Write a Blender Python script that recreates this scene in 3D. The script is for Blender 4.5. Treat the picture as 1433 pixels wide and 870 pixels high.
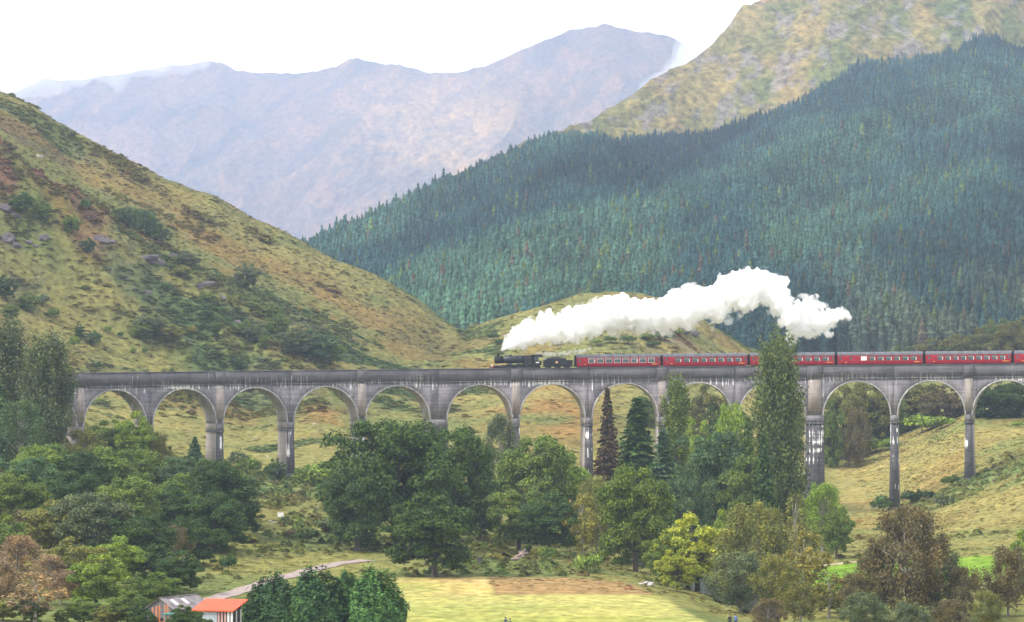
import bpy, bmesh, math, random
import numpy as np
from mathutils import Vector, Matrix, Euler

for o in list(bpy.data.objects):
    bpy.data.objects.remove(o, do_unlink=True)
scene = bpy.context.scene
COL = scene.collection
R_ = math.radians

# ------------------------------------------------------------------ camera, sky, sun, exposure
F, CX, HY, CZ = 4500.0, 716.5, 500.0, 36.0       # focal length in photo pixels, image centre, horizon row, eye height
cam_data = bpy.data.cameras.new("camera")
cam_data.sensor_width = 36.0
cam_data.lens = 36.0 * F / 1433.0
cam_data.clip_start = 1.0
cam_data.clip_end = 30000.0
cam = bpy.data.objects.new("camera", cam_data)
COL.objects.link(cam)
cam.location = (0, 0, CZ)
cam.rotation_euler = (R_(90) + math.atan((HY - 435.0) / F), 0, 0)
scene.camera = cam

SUN_EL, SUN_AZ = 46.0, -112.0         # elevation; azimuth from the view direction (negative = from the left)
world = bpy.data.worlds.new("World")
scene.world = world
world.use_nodes = True
wn, wl = world.node_tree.nodes, world.node_tree.links
wn.clear()
sky = wn.new('ShaderNodeTexSky')
sky.sky_type = 'NISHITA'
sky.sun_disc = False
sky.sun_elevation = R_(SUN_EL)
sky.sun_rotation = R_(SUN_AZ)
sky.air_density = 1.0
sky.dust_density = 2.0
tc = wn.new('ShaderNodeTexCoord')
ns = wn.new('ShaderNodeTexNoise'); ns.inputs['Scale'].default_value = 7.0; ns.inputs['Detail'].default_value = 5.0
rp = wn.new('ShaderNodeValToRGB')
rp.color_ramp.elements[0].position = 0.30; rp.color_ramp.elements[0].color = (4.2, 4.35, 4.6, 1)
rp.color_ramp.elements[1].position = 0.55; rp.color_ramp.elements[1].color = (9.6, 9.6, 9.6, 1)
mx = wn.new('ShaderNodeMixRGB'); mx.inputs[0].default_value = 0.93
bg = wn.new('ShaderNodeBackground'); bg.inputs['Strength'].default_value = 0.078
wo = wn.new('ShaderNodeOutputWorld')
wl.new(tc.outputs['Generated'], ns.inputs['Vector'])
wl.new(ns.outputs['Fac'], rp.inputs['Fac'])
wl.new(sky.outputs[0], mx.inputs[1]); wl.new(rp.outputs[0], mx.inputs[2])
wl.new(mx.outputs[0], bg.inputs['Color']); wl.new(bg.outputs[0], wo.inputs['Surface'])

sun_data = bpy.data.lights.new("sun", 'SUN')
sun_data.energy = 1.5
sun_data.angle = R_(12)
sun_data.color = (1.0, 0.95, 0.87)
sun = bpy.data.objects.new("sun", sun_data)
COL.objects.link(sun)
az, el = R_(SUN_AZ), R_(SUN_EL)
sdir = Vector((math.sin(az) * math.cos(el), math.cos(az) * math.cos(el), math.sin(el)))
sun.rotation_euler = sdir.to_track_quat('Z', 'Y').to_euler()

vs = scene.view_settings
vs.view_transform = 'Standard'; vs.look = 'None'; vs.gamma = 1.0
vs.use_curve_mapping = False
vs.exposure = 1.55
scene.render.engine = 'CYCLES'
cy = scene.cycles
cy.use_denoising = True
cy.max_bounces = 24; cy.diffuse_bounces = 3; cy.glossy_bounces = 2; cy.transmission_bounces = 4
cy.volume_bounces = 20; cy.transparent_max_bounces = 8
cy.use_adaptive_sampling = True
cy.adaptive_threshold = 0.02

# ------------------------------------------------------------------ helpers
rng = np.random.default_rng(7)
def tag(o, label=None, cat=None, group=None, kind=None):
    if label: o["label"] = label
    if cat: o["category"] = cat
    if group: o["group"] = group
    if kind: o["kind"] = kind
    return o
def link(o, parent=None):
    COL.objects.link(o)
    if parent is not None: o.parent = parent
    return o
def empty(name, loc=(0, 0, 0), rz=0.0):
    o = bpy.data.objects.new(name, None); o.empty_display_size = 0.5
    COL.objects.link(o); o.location = loc; o.rotation_euler = (0, 0, rz)
    return o
def np_mesh(name, V, quads=None, tris=None, mats=(), smooth=False, mat_idx=None, color=None, uv=None):
    """mesh from numpy arrays; color = per-vertex rgba (N,4); uv = per-vertex (N,2)"""
    V = np.asarray(V, dtype=np.float32)
    me = bpy.data.meshes.new(name)
    loops, starts, totals = [], [], []
    n = 0
    if quads is not None and len(quads):
        q = np.asarray(quads, dtype=np.int32); loops.append(q.ravel()); starts.append(np.arange(len(q), dtype=np.int32) * 4); totals.append(np.full(len(q), 4, np.int32)); n = len(q) * 4
    if tris is not None and len(tris):
        t = np.asarray(tris, dtype=np.int32); loops.append(t.ravel()); starts.append(n + np.arange(len(t), dtype=np.int32) * 3); totals.append(np.full(len(t), 3, np.int32))
    L = np.concatenate(loops); S = np.concatenate(starts); T = np.concatenate(totals)
    me.vertices.add(len(V)); me.vertices.foreach_set('co', V.ravel())
    me.loops.add(len(L)); me.loops.foreach_set('vertex_index', L)
    me.polygons.add(len(S)); me.polygons.foreach_set('loop_start', S); me.polygons.foreach_set('loop_total', T)
    if smooth: me.polygons.foreach_set('use_smooth', np.ones(len(S), bool))
    for m in mats: me.materials.append(m)
    if mat_idx is not None: me.polygons.foreach_set('material_index', np.asarray(mat_idx, np.int32))
    me.update(calc_edges=True)
    if color is not None:
        a = me.color_attributes.new('col', 'FLOAT_COLOR', 'POINT')
        a.data.foreach_set('color', np.asarray(color, np.float32).ravel())
    if uv is not None:
        l = me.uv_layers.new(name='uv')
        l.data.foreach_set('uv', np.asarray(uv, np.float32)[L].ravel())
    return me
class MB:
    """collects boxes, tubes, lathes into one mesh"""
    def __init__(s): s.v = []; s.f = []
    def add(s, vs_, fs_):
        b = len(s.v); s.v += [tuple(x) for x in vs_]; s.f += [tuple(b + i for i in f) for f in fs_]; return s
    def box(s, x0, x1, y0, y1, z0, z1):
        return s.add([(x0,y0,z0),(x1,y0,z0),(x1,y1,z0),(x0,y1,z0),(x0,y0,z1),(x1,y0,z1),(x1,y1,z1),(x0,y1,z1)],
                     [(0,3,2,1),(4,5,6,7),(0,1,5,4),(1,2,6,5),(2,3,7,6),(3,0,4,7)])
    def tube(s, pts, rad, seg=10, cap=True):
        pts = [Vector(p) for p in pts]
        if not hasattr(rad, '__len__'): rad = [rad] * len(pts)
        vs_, fs_ = [], []
        up = None
        for i, p in enumerate(pts):
            d = (pts[min(i+1, len(pts)-1)] - pts[max(i-1, 0)]).normalized()
            if up is None: up = d.orthogonal().normalized()
            a = (up - d * up.dot(d)).normalized(); b = d.cross(a); up = a
            for k in range(seg):
                t = 2 * math.pi * k / seg
                vs_.append(p + (a * math.cos(t) + b * math.sin(t)) * rad[i])
        for i in range(len(pts) - 1):
            for k in range(seg):
                fs_.append((i*seg+k, i*seg+(k+1)%seg, (i+1)*seg+(k+1)%seg, (i+1)*seg+k))
        if cap:
            fs_.append(tuple(reversed(range(seg)))); fs_.append(tuple((len(pts)-1)*seg + k for k in range(seg)))
        return s.add(vs_, fs_)
    def prism(s, poly, y0, y1):
        """poly in xz extruded along y"""
        n = len(poly)
        return s.add([(x, y0, z) for x, z in poly] + [(x, y1, z) for x, z in poly],
                     [tuple(range(n)), tuple(reversed(range(n, 2*n)))] + [(i, i+n, (i+1)%n+n, (i+1)%n) for i in range(n)])
    def mesh(s, name, mat, smooth=False):
        me = bpy.data.meshes.new(name); me.from_pydata(s.v, [], s.f)
        bm = bmesh.new(); bm.from_mesh(me); bmesh.ops.recalc_face_normals(bm, faces=bm.faces); bm.to_mesh(me); bm.free()
        if mat: me.materials.append(mat)
        if smooth:
            me.polygons.foreach_set('use_smooth', [True]*len(me.polygons))
        return me
    def build(s, name, mat, parent=None, smooth=False, bevel=0):
        o = bpy.data.objects.new(name, s.mesh(name, mat, smooth)); link(o, parent)
        if bevel:
            m = o.modifiers.new('bevel', 'BEVEL'); m.width = bevel; m.segments = 2; m.limit_method = 'ANGLE'
        return o
def mobj(name, me, parent=None):
    return link(bpy.data.objects.new(name, me), parent)

def _hash(ix, iy, seed):
    h = (ix.astype(np.int64) * 374761393 + iy.astype(np.int64) * 668265263 + seed * 974634541) & 0x7fffffff
    h = ((h ^ (h >> 13)) * 1274126177) & 0x7fffffff
    return ((h ^ (h >> 16)) & 0xffff) / 65535.0
def vnoise(x, y, seed=0):
    x = np.asarray(x, float); y = np.asarray(y, float)
    ix, iy = np.floor(x), np.floor(y); fx, fy = x - ix, y - iy
    fx = fx*fx*fx*(fx*(fx*6-15)+10); fy = fy*fy*fy*(fy*(fy*6-15)+10)
    a, b, c, d = _hash(ix, iy, seed), _hash(ix+1, iy, seed), _hash(ix, iy+1, seed), _hash(ix+1, iy+1, seed)
    return ((a*(1-fx)+b*fx)*(1-fy) + (c*(1-fx)+d*fx)*fy) * 2 - 1
def fbm(x, y, wl_, octs=4, seed=0, gain=0.5, ridged=False):
    s = np.zeros(np.broadcast(x, y).shape); amp, tot = 1.0, 0.0; f = 1.0 / wl_
    for i in range(octs):
        n = vnoise(x*f + 17.3*i, y*f - 9.1*i, seed + i)
        s += amp * ((1 - 2*np.abs(n)) if ridged else n); tot += amp; amp *= gain; f *= 2.03
    return s / tot
def sstep(a, b, x):
    t = np.clip((x - a) / (b - a), 0, 1); return t*t*(3-2*t)
def pchip(xs, Ys, x):
    """monotone cubic along axis 0: xs (K), Ys (K,N), x (M) -> (M,N)"""
    xs = np.asarray(xs, float); h = np.diff(xs)[:, None]; d = np.diff(Ys, axis=0) / h
    m = np.zeros_like(Ys); m[0] = d[0]; m[-1] = d[-1]
    a, b = d[:-1], d[1:]
    ok = a * b > 0
    with np.errstate(divide='ignore', invalid='ignore'):
        hm = 2*a*b/(a+b)
    m[1:-1] = np.where(ok, hm, 0)
    k = np.clip(np.searchsorted(xs, x, side='right') - 1, 0, len(xs) - 2)
    t = ((x - xs[k]) / (xs[k+1] - xs[k]))[:, None]; hh = (xs[k+1] - xs[k])[:, None]
    t = np.clip(t, 0, 1)
    return (2*t**3-3*t**2+1)*Ys[k] + (t**3-2*t**2+t)*hh*m[k] + (-2*t**3+3*t**2)*Ys[k+1] + (t**3-t**2)*hh*m[k+1]
def zpix(y, Y): return CZ + (HY - np.asarray(y, float)) * np.asarray(Y, float) / F       # height of a picture row at a distance
def xpix(u, Y): return (np.asarray(u, float) - CX) / F * np.asarray(Y, float)
def upix(X, Y): return CX + F * X / Y

# ------------------------------------------------------------------ materials
def nt(name):
    m = bpy.data.materials.new(name); m.use_nodes = True
    n, l = m.node_tree.nodes, m.node_tree.links; n.clear()
    out = n.new('ShaderNodeOutputMaterial')
    return m, n, l, out
def ramp(n, stops):
    r = n.new('ShaderNodeValToRGB'); cr = r.color_ramp
    while len(cr.elements) < len(stops): cr.elements.new(0.5)
    for e, (p, c) in zip(cr.elements, stops):
        e.position = p; e.color = (c[0], c[1], c[2], 1)
    return r
def noise(n, l, vec, scale, detail=4, rough=0.55):
    t = n.new('ShaderNodeTexNoise'); t.inputs['Scale'].default_value = scale; t.inputs['Detail'].default_value = detail; t.inputs['Roughness'].default_value = rough
    if vec is not None: l.new(vec, t.inputs['Vector'])
    return t
def mixc(n, l, fac, a, b, mode='MIX'):
    m = n.new('ShaderNodeMixRGB'); m.blend_type = mode
    for i, v in enumerate((fac, a, b)):
        if hasattr(v, 'is_linked') or hasattr(v, 'links'): l.new(v, m.inputs[i])
        elif i == 0: m.inputs[0].default_value = v
        else: m.inputs[i].default_value = (*v, 1)
    return m.outputs[0]
def math_(n, l, op, a, b=0.0):
    m = n.new('ShaderNodeMath'); m.operation = op
    for i, v in enumerate((a, b)):
        if hasattr(v, 'links'): l.new(v, m.inputs[i])
        else: m.inputs[i].default_value = v
    return m.outputs[0]
def paint(name, col, rough=0.5, var=0.15, scale=2.0, metallic=0.0, bump=0.0):
    """plain painted / worn surface with a little procedural unevenness"""
    m, n, l, out = nt(name)
    g = n.new('ShaderNodeTexCoord')
    t = noise(n, l, g.outputs['Object'], scale, 5)
    lo = tuple(c*(1-var) for c in col); hi = tuple(min(1, c*(1+var)) for c in col)
    r = ramp(n, [(0.3, lo), (0.7, hi)]); l.new(t.outputs['Fac'], r.inputs['Fac'])
    b = n.new('ShaderNodeBsdfPrincipled'); b.inputs['Roughness'].default_value = rough; b.inputs['Metallic'].default_value = metallic; b.inputs['Specular IOR Level'].default_value = 0.3
    l.new(r.outputs[0], b.inputs['Base Color'])
    if bump:
        bp = n.new('ShaderNodeBump'); bp.inputs['Strength'].default_value = bump; bp.inputs['Distance'].default_value = 0.1
        l.new(t.outputs['Fac'], bp.inputs['Height']); l.new(bp.outputs[0], b.inputs['Normal'])
    l.new(b.outputs[0], out.inputs['Surface'])
    return m
def terrain_mat(name, s1, s2, bumpd=1.0, var=0.45, ysc=0.55):
    """vertex colour carries the vegetation map; noise adds grain and relief"""
    m, n, l, out = nt(name)
    a = n.new('ShaderNodeAttribute'); a.attribute_name = 'col'
    g = n.new('ShaderNodeNewGeometry')
    mp = n.new('ShaderNodeMapping'); mp.inputs['Scale'].default_value = (1, ysc, 1); l.new(g.outputs['Position'], mp.inputs['Vector'])   # growth runs in strips up the slopes
    t1 = noise(n, l, mp.outputs[0], s1, 6, 0.65)
    t2 = noise(n, l, mp.outputs[0], s2, 5, 0.7)
    r1 = ramp(n, [(0.32, (1-var,)*3), (0.68, (1+var*0.8,)*3)]); l.new(t1.outputs['Fac'], r1.inputs['Fac'])
    r2 = ramp(n, [(0.3, (0.78, 0.86, 0.80)), (0.7, (1.2, 1.12, 1.0))]); l.new(t2.outputs['Fac'], r2.inputs['Fac'])
    c = mixc(n, l, 1.0, a.outputs['Color'], r1.outputs[0], 'MULTIPLY')
    c = mixc(n, l, 1.0, c, r2.outputs[0], 'MULTIPLY')
    b = n.new('ShaderNodeBsdfPrincipled'); b.inputs['Roughness'].default_value = 0.95; b.inputs['Specular IOR Level'].default_value = 0.02
    l.new(c, b.inputs['Base Color'])
    bp = n.new('ShaderNodeBump'); bp.inputs['Strength'].default_value = 0.8; bp.inputs['Distance'].default_value = bumpd
    l.new(t1.outputs['Fac'], bp.inputs['Height']); l.new(bp.outputs[0], b.inputs['Normal'])
    l.new(b.outputs[0], out.inputs['Surface'])
    return m
def leaf_mat(name, source='OBJECT', trans=0.25, rough=0.55, spec=0.3, yellow=0.35, var=1.0):
    """foliage: colour from the tree (object colour) or from the scattered instance, varied per leaf"""
    m, n, l, out = nt(name)
    if source == 'OBJECT':
        oi = n.new('ShaderNodeObjectInfo'); base = oi.outputs['Color']
    elif source == 'INSTANCE':
        at = n.new('ShaderNodeAttribute'); at.attribute_type = 'INSTANCER'; at.attribute_name = 'tcol'; base = at.outputs['Color']
    else:
        at = n.new('ShaderNodeAttribute'); at.attribute_name = 'col'; base = at.outputs['Color']
    g = n.new('ShaderNodeNewGeometry')
    r = ramp(n, [(p_, tuple(1 + (x - 1)*var for x in c_)) for p_, c_ in ((0.0, (0.55, 0.58, 0.6)), (0.5, (0.95, 0.97, 0.9)), (0.9, (1.35, 1.35, 1.15)), (1.0, (1.9, 1.75, 1.3)))])
    l.new(g.outputs['Random Per Island'], r.inputs['Fac'])
    c = mixc(n, l, 1.0, base, r.outputs[0], 'MULTIPLY')
    t = noise(n, l, g.outputs['Position'], 0.35, 3)
    ry = ramp(n, [(0.42, (1, 1, 1)), (0.66, (1 + yellow, 1 + yellow*0.55, 0.85))]); l.new(t.outputs['Fac'], ry.inputs['Fac'])
    c = mixc(n, l, 1.0, c, ry.outputs[0], 'MULTIPLY')
    b = n.new('ShaderNodeBsdfPrincipled'); b.inputs['Roughness'].default_value = rough; b.inputs['Specular IOR Level'].default_value = spec*0.3
    l.new(c, b.inputs['Base Color'])
    tr = n.new('ShaderNodeBsdfTranslucent'); l.new(c, tr.inputs['Color'])
    mxs = n.new('ShaderNodeMixShader'); mxs.inputs[0].default_value = trans
    l.new(b.outputs[0], mxs.inputs[1]); l.new(tr.outputs[0], mxs.inputs[2])
    l.new(mxs.outputs[0], out.inputs['Surface'])
    return m
def bark_mat(name, lo, hi, scale=3.0):
    m, n, l, out = nt(name)
    g = n.new('ShaderNodeTexCoord'); mp = n.new('ShaderNodeMapping'); mp.inputs['Scale'].default_value = (1, 1, 0.3)
    l.new(g.outputs['Object'], mp.inputs['Vector'])
    t = noise(n, l, mp.outputs[0], scale, 5)
    r = ramp(n, [(0.35, lo), (0.65, hi)]); l.new(t.outputs['Fac'], r.inputs['Fac'])
    b = n.new('ShaderNodeBsdfPrincipled'); b.inputs['Roughness'].default_value = 0.9
    l.new(r.outputs[0], b.inputs['Base Color']); l.new(b.outputs[0], out.inputs['Surface'])
    return m
def volume_mat(name, col, dens, aniso=0.0):
    m, n, l, out = nt(name)
    v = n.new('ShaderNodeVolumePrincipled')
    v.inputs['Color'].default_value = (*col, 1); v.inputs['Density'].default_value = dens; v.inputs['Anisotropy'].default_value = aniso
    l.new(v.outputs[0], out.inputs['Volume'])
    return m
def torn_volume(name, dens, scale, lo, hi):
    """steam: dense billows with thin torn places between them"""
    m, n, l, out = nt(name)
    g = n.new('ShaderNodeTexCoord'); t = noise(n, l, g.outputs['Object'], scale, 5, 0.6)
    mr = n.new('ShaderNodeMapRange'); mr.interpolation_type = 'SMOOTHSTEP'; l.new(t.outputs['Fac'], mr.inputs['Value'])
    mr.inputs['From Min'].default_value = lo; mr.inputs['From Max'].default_value = hi; mr.inputs['To Min'].default_value = 0.0; mr.inputs['To Max'].default_value = dens
    v = n.new('ShaderNodeVolumePrincipled'); v.inputs['Color'].default_value = (1, 1, 1, 1); l.new(mr.outputs[0], v.inputs['Density']); l.new(v.outputs[0], out.inputs['Volume'])
    return m
def concrete_mat(name, lo, hi, streak=0.0, white_top=None, dark=0.0):
    """board-marked concrete; uv = metres along the viaduct, metres below the string course"""
    m, n, l, out = nt(name)
    uvn = n.new('ShaderNodeUVMap'); uvn.uv_map = 'uv'
    mp = n.new('ShaderNodeMapping'); mp.inputs['Scale'].default_value = (0.12, 2.4, 1); l.new(uvn.outputs[0], mp.inputs['Vector'])
    boards = noise(n, l, mp.outputs[0], 1.0, 4, 0.6)
    big = noise(n, l, uvn.outputs[0], 0.28, 6, 0.65)
    f = math_(n, l, 'ADD', math_(n, l, 'MULTIPLY', boards.outputs['Fac'], 0.45), math_(n, l, 'MULTIPLY', big.outputs['Fac'], 0.55))
    r = ramp(n, [(0.34, lo), (0.66, hi)]); l.new(f, r.inputs['Fac'])
    c = r.outputs[0]
    mp2 = n.new('ShaderNodeMapping'); mp2.inputs['Scale'].default_value = (1.5, 0.16, 1); l.new(uvn.outputs[0], mp2.inputs['Vector'])
    st = noise(n, l, mp2.outputs[0], 1.0, 3, 0.5)
    rd = ramp(n, [(0.48, (1, 1, 1)), (0.70, (0.45, 0.45, 0.48))]); l.new(st.outputs['Fac'], rd.inputs['Fac'])
    c = mixc(n, l, max(0.0, 0.6 + dark), c, rd.outputs[0], 'MULTIPLY')
    if streak:
        sep = n.new('ShaderNodeSeparateXYZ'); l.new(uvn.outputs[0], sep.inputs[0])
        mp3 = n.new('ShaderNodeMapping'); mp3.inputs['Scale'].default_value = (2.1, 0.10, 1); mp3.inputs['Location'].default_value = (31, 7, 0); l.new(uvn.outputs[0], mp3.inputs['Vector'])
        s2 = noise(n, l, mp3.outputs[0], 1.0, 4, 0.6)
        mp4 = n.new('ShaderNodeMapping'); mp4.inputs['Scale'].default_value = (0.09, 0.5, 1); mp4.inputs['Location'].default_value = (3, 11, 0); l.new(uvn.outputs[0], mp4.inputs['Vector'])
        s3 = noise(n, l, mp4.outputs[0], 1.0, 2, 0.5)
        fade = n.new('ShaderNodeMapRange'); l.new(sep.outputs['Y'], fade.inputs['Value'])
        fade.inputs['From Min'].default_value = 0.0; fade.inputs['From Max'].default_value = white_top or 2.0
        fade.inputs['To Min'].default_value = 0.10; fade.inputs['To Max'].default_value = -0.14
        v = math_(n, l, 'ADD', s2.outputs['Fac'], fade.outputs[0])
        v = math_(n, l, 'ADD', v, math_(n, l, 'MULTIPLY', math_(n, l, 'SUBTRACT', s3.outputs['Fac'], 0.5), 0.55))
        rw = ramp(n, [(0.615, (0, 0, 0)), (0.655, (1, 1, 1))]); l.new(v, rw.inputs['Fac'])
        c = mixc(n, l, math_(n, l, 'MULTIPLY', rw.outputs[0], streak), c, (0.78, 0.76, 0.72))
    b = n.new('ShaderNodeBsdfPrincipled'); b.inputs['Roughness'].default_value = 0.92; b.inputs['Specular IOR Level'].default_value = 0.15
    l.new(c, b.inputs['Base Color'])
    bp = n.new('ShaderNodeBump'); bp.inputs['Strength'].default_value = 0.5; bp.inputs['Distance'].default_value = 0.08
    l.new(f, bp.inputs['Height']); l.new(bp.outputs[0], b.inputs['Normal'])
    l.new(b.outputs[0], out.inputs['Surface'])
    return m

# ------------------------------------------------------------------ the ground: one height field from the viewpoint hill to behind the ridge
def crow(Y, pts, pix=False):
    us = np.array([p[0] for p in pts], float); v = np.array([p[1] for p in pts], float)
    return Y, us, (zpix(v, Y) if pix else v)
RIDGE = [(-1500,-80),(-700,-40),(-300,40),(0,133),(40,153),(100,190),(160,218),(230,252),(270,266),(300,272),(350,305),(420,335),(470,360),(540,390),(590,420),(620,445),(648,464),(680,452),(740,437),(775,420),(810,410),(850,411),(900,417),(940,429),(1000,464),(1045,490),(1100,507),(1200,517),(1433,505),(1700,470),(2500,380),(5000,300)]
ROWS = [
    crow(-40, [(-3500,34.3),(5000,34.3)]),
    crow(0, [(-3500,34.2),(5000,34.2)]),
    crow(20, [(-3500,31.5),(5000,31.5)]),
    crow(60, [(-3500,25),(5000,25)]),
    crow(120, [(-3500,16.5),(5000,16.5)]),
    crow(250, [(-3500,8),(0,4),(1433,3),(5000,8)]),
    crow(340, [(-3500,12),(0,2.5),(560,1.6),(1433,1.0),(5000,14)]),
    crow(400, [(-3500,24),(-300,8),(0,3.0),(200,2.2),(560,2.0),(1000,1.8),(1200,0.4),(1433,0.6),(1800,4),(5000,25)]),
    crow(480, [(-3500,40),(-200,12),(0,6),(200,3),(400,2.2),(560,2.0),(800,2.0),(900,1.5),(960,0.6),(1010,-1.2),(1080,-1.4),(1150,0.2),(1433,0.8),(1700,4),(5000,40)]),
    crow(530, [(-3500,46),(-200,16),(0,9),(200,5),(400,3.0),(600,2.4),(800,1.8),(880,0.6),(960,-1.4),(1080,-1.2),(1200,0.4),(1433,1.2),(1700,6),(5000,45)]),
    crow(580, [(-3500,50),(-200,20),(0,12),(200,7),(400,5),(600,3),(800,1.5),(900,-0.6),(1000,-1.2),(1140,0.2),(1253,0.6),(1433,3),(1700,9),(5000,50)]),
    crow(650, [(-3500,58),(-200,26),(0,17),(100,14),(208,11.5),(308,9.5),(405,8),(503,6),(613,3.5),(720,2),(822,1.5),(925,-0.8),(1040,-1),(1140,0),(1253,0.8),(1360,4.8),(1433,8),(1600,16),(1800,24),(5000,60)]),
    crow(740, [(-3500,66),(-200,35),(0,28),(112,20),(208,14.5),(308,11),(405,9.6),(503,9),(613,7),(720,5),(822,4.2),(925,2),(1040,0.5),(1140,0.4),(1253,1.0),(1310,4.2),(1360,8.4),(1433,14),(1600,24),(1800,33),(5000,80)]),
    crow(850, [(-1500,420),(-200,470),(0,515),(100,560),(160,575),(250,585),(350,606),(440,590),(520,610),(615,612),(700,606),(770,610),(850,612),(950,640),(1040,668),(1140,672),(1200,672),(1260,655),(1320,622),(1360,603),(1433,596),(1600,560),(2000,520),(5000,400)], True),
    crow(930, [(-1500,330),(-200,380),(0,420),(100,468),(160,500),(250,525),(350,560),(440,545),(520,568),(615,575),(700,566),(770,565),(850,570),(950,600),(1040,628),(1140,630),(1200,628),(1260,612),(1320,588),(1360,568),(1433,562),(1600,530),(2000,490),(5000,370)], True),
    crow(1000, [(-1500,130),(-200,160),(0,218),(50,262),(100,300),(180,345),(280,396),(340,425),(400,452),(480,500),(560,530),(615,535),(700,525),(770,515),(850,516),(950,540),(1040,575),(1140,610),(1200,612),(1260,606),(1320,588),(1360,572),(1433,566),(1600,530),(2000,480),(5000,360)], True),
    crow(1060, [(-1500,90),(-200,130),(0,200),(50,240),(100,272),(180,320),(280,372),(340,395),(400,418),(480,462),(560,498),(615,508),(700,494),(770,478),(810,466),(870,462),(950,484),(1040,530),(1140,585),(1200,592),(1320,585),(1433,570),(1600,530),(2000,470),(5000,350)], True),
    crow(1130, [(-1500,20),(-200,80),(0,165),(50,192),(100,228),(180,268),(280,318),(340,345),(400,370),(480,410),(560,450),(615,482),(650,482),(700,467),(770,440),(810,428),(870,426),(950,444),(1010,490),(1060,520),(1140,560),(1200,570),(1320,565),(1433,548),(1600,510),(2000,450),(5000,340)], True),
    crow(1200, RIDGE, True),
    crow(1290, [(-1500,-20),(-300,110),(0,200),(230,300),(420,375),(540,428),(648,490),(740,470),(810,455),(900,460),(1000,495),(1100,518),(1250,520),(1433,500),(1700,470),(2500,400),(5000,330)], True),
    crow(1450, [(-1500,330),(0,430),(400,480),(648,505),(1000,510),(1433,500),(2500,440),(5000,380)], True),
    crow(1800, [(-1500,430),(0,470),(648,500),(1433,500),(2500,470),(5000,420)], True),
]
GU = np.concatenate([np.arange(-3500, -90, 55.0), np.arange(-90, 1525, 2.5), np.arange(1540, 5001, 60.0)])
GY = np.concatenate([np.arange(-40, 380, 20.0), np.arange(380, 520, 1.6), np.arange(520, 780, 2.4), np.arange(780, 1240, 2.6), np.arange(1240, 1801, 14.0)])
_rowz = np.stack([np.interp(GU, us, z) for _, us, z in ROWS])
_k = np.hanning(9); _k /= _k.sum()
_fine = (GU > -80) & (GU < 1515)
for i in range(len(_rowz)):
    s = np.convolve(np.pad(_rowz[i], 4, mode='edge'), _k, 'valid'); _rowz[i][_fine] = s[_fine]
GZ = pchip(np.array([r[0] for r in ROWS], float), _rowz, GY)
GYY = np.maximum(GY, 15.0)[:, None]                        # behind the eye the wedge keeps a real width
_uu, _yy = np.meshgrid(GU, GY)
GX = (_uu - CX) / F * np.maximum(_yy, 60.0)
hillm = sstep(800, 1000, _yy) * (1 - 0.85*sstep(1100, 1250, _uu))
roughm = sstep(505, 560, _yy)
GZ = GZ + fbm(GX, _yy, 95, 4, 3) * (3.2*hillm + 0.6*roughm) + fbm(GX, _yy, 22, 4, 11) * (1.5*hillm + 0.5*roughm + 0.12)
# rocky spur across the left hill and the rocky shoulder of the middle knoll
_spur = np.exp(-((_yy - 1000 + 0.05*(_uu-200))/45.0)**2) * sstep(-50, 0, _uu) * (1 - sstep(420, 500, _uu))
_kn = np.exp(-((_uu - 930)/85.0)**2 - ((_yy - 1120)/70.0)**2)
_rock = np.clip(_spur + _kn + 0.55*np.exp(-((_uu-150)/190.0)**2-((_yy-1165)/40.)**2), 0, 1)
GZ = GZ + _rock * np.maximum(0, fbm(GX, _yy, 26, 4, 31, 0.55, True)) * 5.5
def ground_z(u, Y):
    """height of the ground at picture column u, distance Y"""
    u = np.asarray(u, float); Y = np.asarray(Y, float)
    i = np.clip(np.searchsorted(GU, u) - 1, 0, len(GU)-2); j = np.clip(np.searchsorted(GY, Y) - 1, 0, len(GY)-2)
    a = np.clip((u - GU[i])/(GU[i+1]-GU[i]), 0, 1); b = np.clip((Y - GY[j])/(GY[j+1]-GY[j]), 0, 1)
    return (GZ[j,i]*(1-a)+GZ[j,i+1]*a)*(1-b) + (GZ[j+1,i]*(1-a)+GZ[j+1,i+1]*a)*b
def ground_hit(u, y, ymin=760.0):
    """distance at which the sight line through (u, y) meets the ground beyond ymin"""
    Ys = np.arange(ymin, 1300, 2.0); py = HY - (ground_z(np.full_like(Ys, u), Ys) - CZ) * F / Ys
    ix = np.nonzero(py <= y)[0]
    return float(Ys[ix[0]]) if len(ix) else None

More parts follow.
